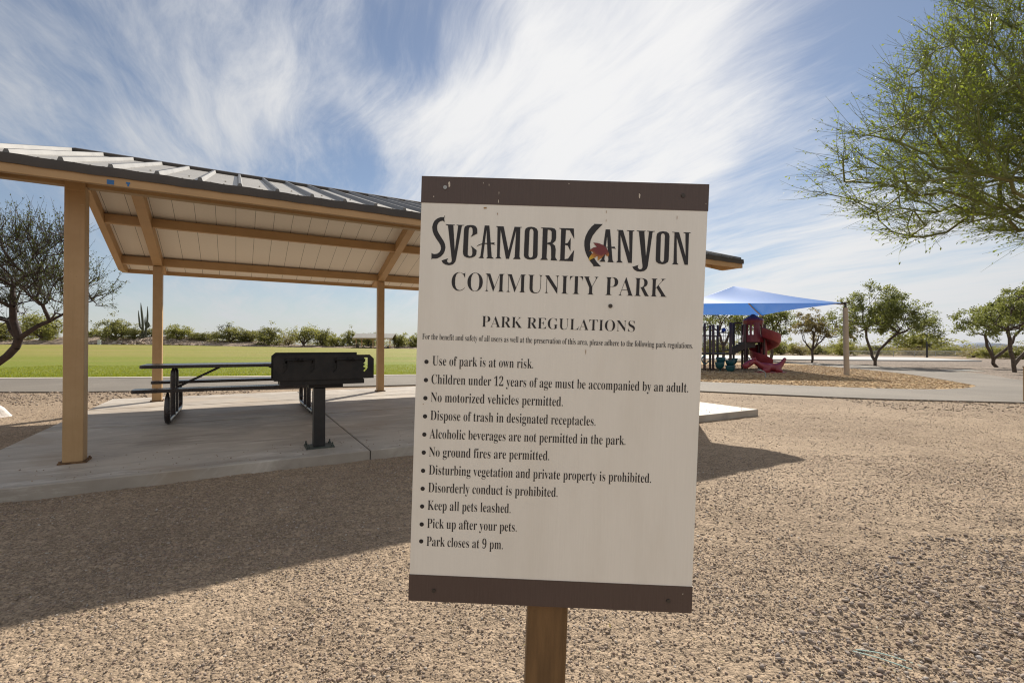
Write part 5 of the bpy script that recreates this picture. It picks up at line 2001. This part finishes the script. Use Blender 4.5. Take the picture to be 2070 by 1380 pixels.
# ------------------------------------------------------------------ court side: fence, pole, lid, post
fence = thing('chain_link_fence', 'low grey chain link fence running behind the court', 'fence', (46.0, 55.5, 0))
FO = (46.0, 55.5, 0)
f0, f1 = Vector((37.6, 53.5, 0)), Vector((56.0, 58.0, 0))
nf = 7
for k in range(nf):
    p = f0.lerp(f1, k / (nf - 1))
    b = MB(FO)
    b.tube([(p.x, p.y, -.1), (p.x, p.y, .66)], .035, 7)
    b.build('post', M['grey_steel'], fence, smooth=True)
b = MB(FO)
b.tube([(f0.x, f0.y, .63), (f1.x, f1.y, .63)], .028, 6)
b.build('top_rail', M['grey_steel'], fence)
b = MB(FO)
L = (f1 - f0).length
nn = int(L / 0.085)
for k in range(nn):
    for s in (-1, 1):
        a = (k + .5) / nn
        c = a + s * 0.62 / L
        if 0 <= c <= 1:
            p, q = f0.lerp(f1, a), f0.lerp(f1, c)
            b.tube([(p.x, p.y + .02 * s, 0), (q.x, q.y + .02 * s, .62)], .004, 3, cap=False)
b.build('wire_mesh', M['grey_steel'], fence)

t = thing('gooseneck_pole', 'dark gooseneck pole with curved top at the back of the court', 'pole', (41.0, 47.4, 0.1))
b = MB((41.0, 47.4, 0.1))
b.tube(spline([(41.0, 47.4, .1), (41.0, 47.4, 1.9), (40.98, 47.35, 2.18), (40.85, 47.3, 2.36), (40.6, 47.2, 2.42)], 5), [.085] * 16 + [.07] * 5, 8)
b.build('pole', M['black'], t, smooth=True)
b = MB((41.0, 47.4, 0.1))
b.tube([(41.0, 47.4, .1), (41.0, 47.4, .13)], .2, 10)
b.build('base_plate', M['oldmetal'], t)
t = thing('utility_cover', 'flat pale concrete utility cover in the rock bed at right', 'utility cover', (22.6, 24.0, 0.012))
b = MB((22.6, 24.0, 0.012))
b.plate([[(21.9, 23.6), (23.2, 23.5), (23.3, 24.5), (22.0, 24.6)]], 0.0, .05, 2)
b.build('frame', M['kerb'], t)
b = MB((22.6, 24.0, 0.012))
b.plate([[(22.35, 23.85), (22.8, 23.82), (22.84, 24.2), (22.38, 24.24)]], .051, .06, 2)
b.build('hatch', M['pale_metal'], t)
t = thing('marker_post', 'short tan marker post at the right edge of the picture beside the path', 'post', (11.62, 10.82, 0))
b = MB((11.62, 10.82, 0))
b.box(11.57, 11.67, 10.77, 10.87, -.05, .80)
b.build('shaft', M['tan'], t, bevel=.008)
b = MB((11.62, 10.82, 0))
b.box(11.563, 11.677, 10.763, 10.877, .801, .825)
b.build('cap', M['wood'], t, bevel=.006)

# white boulder at the left edge
rs = np.random.RandomState(21)
bm = bmesh.new()
bmesh.ops.create_icosphere(bm, subdivisions=3, radius=1.0)
for v in bm.verts:
    d = v.co.copy()
    q = 1 + 0.16 * math.sin(d.x * 3.1 + 1) * math.cos(d.y * 2.7) + 0.10 * math.sin(d.z * 5 + d.x * 4)
    v.co = Vector((d.x * .34 * q, d.y * .24 * q, max(-.05, d.z * .20 * q)))
me = bpy.data.meshes.new('boulder')
bm.to_mesh(me)
bm.free()
me.materials.append(M['rock'])
for p in me.polygons:
    p.use_smooth = True
o = bpy.data.objects.new('boulder', me)
COL.objects.link(o)
o.location = (-8.72, 7.98, 0.03)
tag(o, 'white rounded boulder on the gravel at the left edge', 'boulder')

# bit of pale green cord left on the gravel
b = MB()
b.tube(spline([(1.42, 1.98, .030), (1.50, 1.95, .034), (1.58, 1.90, .030), (1.64, 1.84, .030)], 6), .0022, 5)
b.tube(spline([(1.40, 1.97, .030), (1.47, 1.92, .034), (1.55, 1.86, .030)], 6), .0022, 5)
b.build('cord', mat('pale_green_cord', (0.36, 0.50, 0.45), 0.6), None, label='piece of pale green cord lying on the gravel at lower right', category='cord')

# ------------------------------------------------------------------ loose stones and chips
rs = np.random.RandomState(1234)


def in_pad(P, m=0.02):
    u = P[:, 0] * CT + P[:, 1] * ST
    n = -P[:, 0] * ST + P[:, 1] * CT
    return (u > PU0 - m) & (u < PU1 + m) & (n > PN0 - m) & (n < PN1 + m)


def scatter(y0, y1, dens, r0, r1, xmin=None, side=1.5, keep=None):
    area = side * (y1 ** 2 - y0 ** 2)
    k = int(area * dens)
    y = np.sqrt(rs.uniform(y0 ** 2, y1 ** 2, k))
    x = rs.uniform(-side, side, k) * y
    r = r0 + (r1 - r0) * rs.uniform(0, 1, k) ** 2.6
    P = np.stack([x, y, r * 0.3 + np.where(y > 13, 0, gravel_h(x, y, y * 0.0035))], 1)
    # stones gather in drifts
    dr = np.sin(x * 2.1 + np.sin(y * 1.7) * 1.3) * np.sin(y * 2.6 + np.sin(x * 1.3)) * 0.5 + np.sin(x * 6.3 + y * 3.1) * 0.25
    ok = ~in_pad(P) & (rs.uniform(0, 1, k) < 0.62 + 0.5 * dr)
    calm = vnoise(x / 0.9 + 3.3, y / 1.1, 77) * 0.7 + vnoise(x / 0.31, y / 0.37, 78) * 0.5
    ok &= rs.uniform(0, 1, k) < 0.25 + calm * 1.1
    if keep is not None:
        ok &= keep(P)
    return P[ok], r[ok]


def off_path(P):
    return P[:, 1] < np.interp(P[:, 0], [p[0] for p in near_edge], [p[1] for p in near_edge]) - 0.05


sets = [scatter(1.5, 3.0, 8500, .0018, .0072), scatter(3.0, 5.5, 2600, .003, .009), scatter(5.5, 9.0, 500, .0035, .009), scatter(8.0, 13.5, 110, .005, .012, keep=off_path)]
# coarser, greyer stones in the lower right corner and along the path edge
c1 = scatter(1.5, 3.2, 1900, .004, .0135, keep=lambda P: (P[:, 0] > 0.75 + 0.5 * rs.uniform(-1, 1, len(P))) & (P[:, 1] < 1.2 + P[:, 0] * 0.75))
c2 = scatter(9.0, 12, 260, .008, .022, keep=lambda P: off_path(P) & (P[:, 0] > 7.5) & (P[:, 1] > 9.3 - (P[:, 0] - 8) * .15))
c3 = scatter(9.5, 13.2, 160, .010, .03, keep=lambda P: off_path(P) & (P[:, 0] < -6.5))
P = np.concatenate([s[0] for s in sets + [c1, c2, c3]])
r = np.concatenate([s[1] for s in sets + [c1, c2, c3]])
cols = palette(rs, len(P))
ng = sum(len(s[0]) for s in sets)
cols[ng:ng + len(c1[0])] *= np.array([.85, .88, .95])
stones('loose_gravel', P, r, M['pebble'], cols, kind='stuff')

# wood chips on the play bed
k = 30000
y = rs.uniform(13.5, 30, k)
x = rs.uniform(0, 19, k)
y0_ = np.interp(x, [p[0] for p in far_edge[:fi + 40]], [p[1] for p in far_edge[:fi + 40]])
lim = np.interp(y, [p[1] for p in mulch_in if p[0] > 13], [p[0] for p in mulch_in if p[0] > 13])
ok = (y > np.where(x < 14.0, y0_, 14.9) + .05) & (x < lim - 0.08)
x, y = x[ok], y[ok]
n = len(x)
C = np.stack([x, y, np.full(n, .032)], 1)
d = rs.normal(size=(n, 3)) * np.array([1, 1, .18])
d /= np.linalg.norm(d, axis=1)[:, None]
L = rs.uniform(.025, .075, n)
rad = rs.uniform(.006, .014, n)
V, F = frusta(C - d * L[:, None], C + d * L[:, None], rad, rad * .6, 4)
cc = np.repeat(np.array([[.55, .39, .21], [.42, .27, .13], [.66, .50, .30], [.30, .19, .10]])[rs.randint(0, 4, n)], 8, 0)
cc = np.concatenate([cc, np.ones((len(cc), 1))], 1)
raw_mesh('wood_chips', V, F, M['pebble'], None, 4, False, cc, kind='stuff')

# a few pebbles kicked up onto the pad
k = 420
u = rs.uniform(PU0 + .05, PU1 - .05, k)
nn_ = PN0 + 0.03 + np.abs(rs.normal(size=k)) * 0.55
r = rs.uniform(.002, .008, k)
P = np.stack([u * CT - nn_ * ST, u * ST + nn_ * CT, PZ + r * .3], 1)
stones('pad_grit', P, r, M['pebble'], palette(rs, k), kind='stuff')

# dry leaf and straw litter on the gravel
k = 900
y = rs.uniform(1.5, 8.0, k)
x = rs.uniform(-1.2, 1.2, k) * y
P = np.stack([x, y, np.zeros(k)], 1)
ok = ~in_pad(P)
P = P[ok]
P[:, 2] = gravel_h(P[:, 0], P[:, 1], P[:, 1] * .0035) + .007
v, f = leaves(rs, P, .02, .3, up=2.0, dirs=rs.normal(size=(len(P), 3)) * np.array([1, 1, .1]))
raw_mesh('leaf_litter', v, f, M['lf_dry'], None, 4, kind='stuff')

# grass blades along the near part of the lawn
k = 60000
x = rs.uniform(-24, 0.5, k)
d = rs.uniform(0, 1, k) ** 2 * 9.0
y = np.interp(x, lx, ly) + 0.37 + d + np.abs(rs.normal(size=k)) * .04
P = np.stack([x, y, np.full(k, .03)], 1)
v, f = leaves(rs, P, .055, .22, dirs=np.stack([rs.normal(size=k) * .5, rs.normal(size=k) * .5, np.full(k, 1.2)], 1))
M['lf_grass'] = leaf_mat('grass_blade', (0.10, 0.15, 0.010), (0.26, 0.27, 0.03), 0.5)
raw_mesh('grass', v, f, M['lf_grass'], None, 4, kind='stuff')
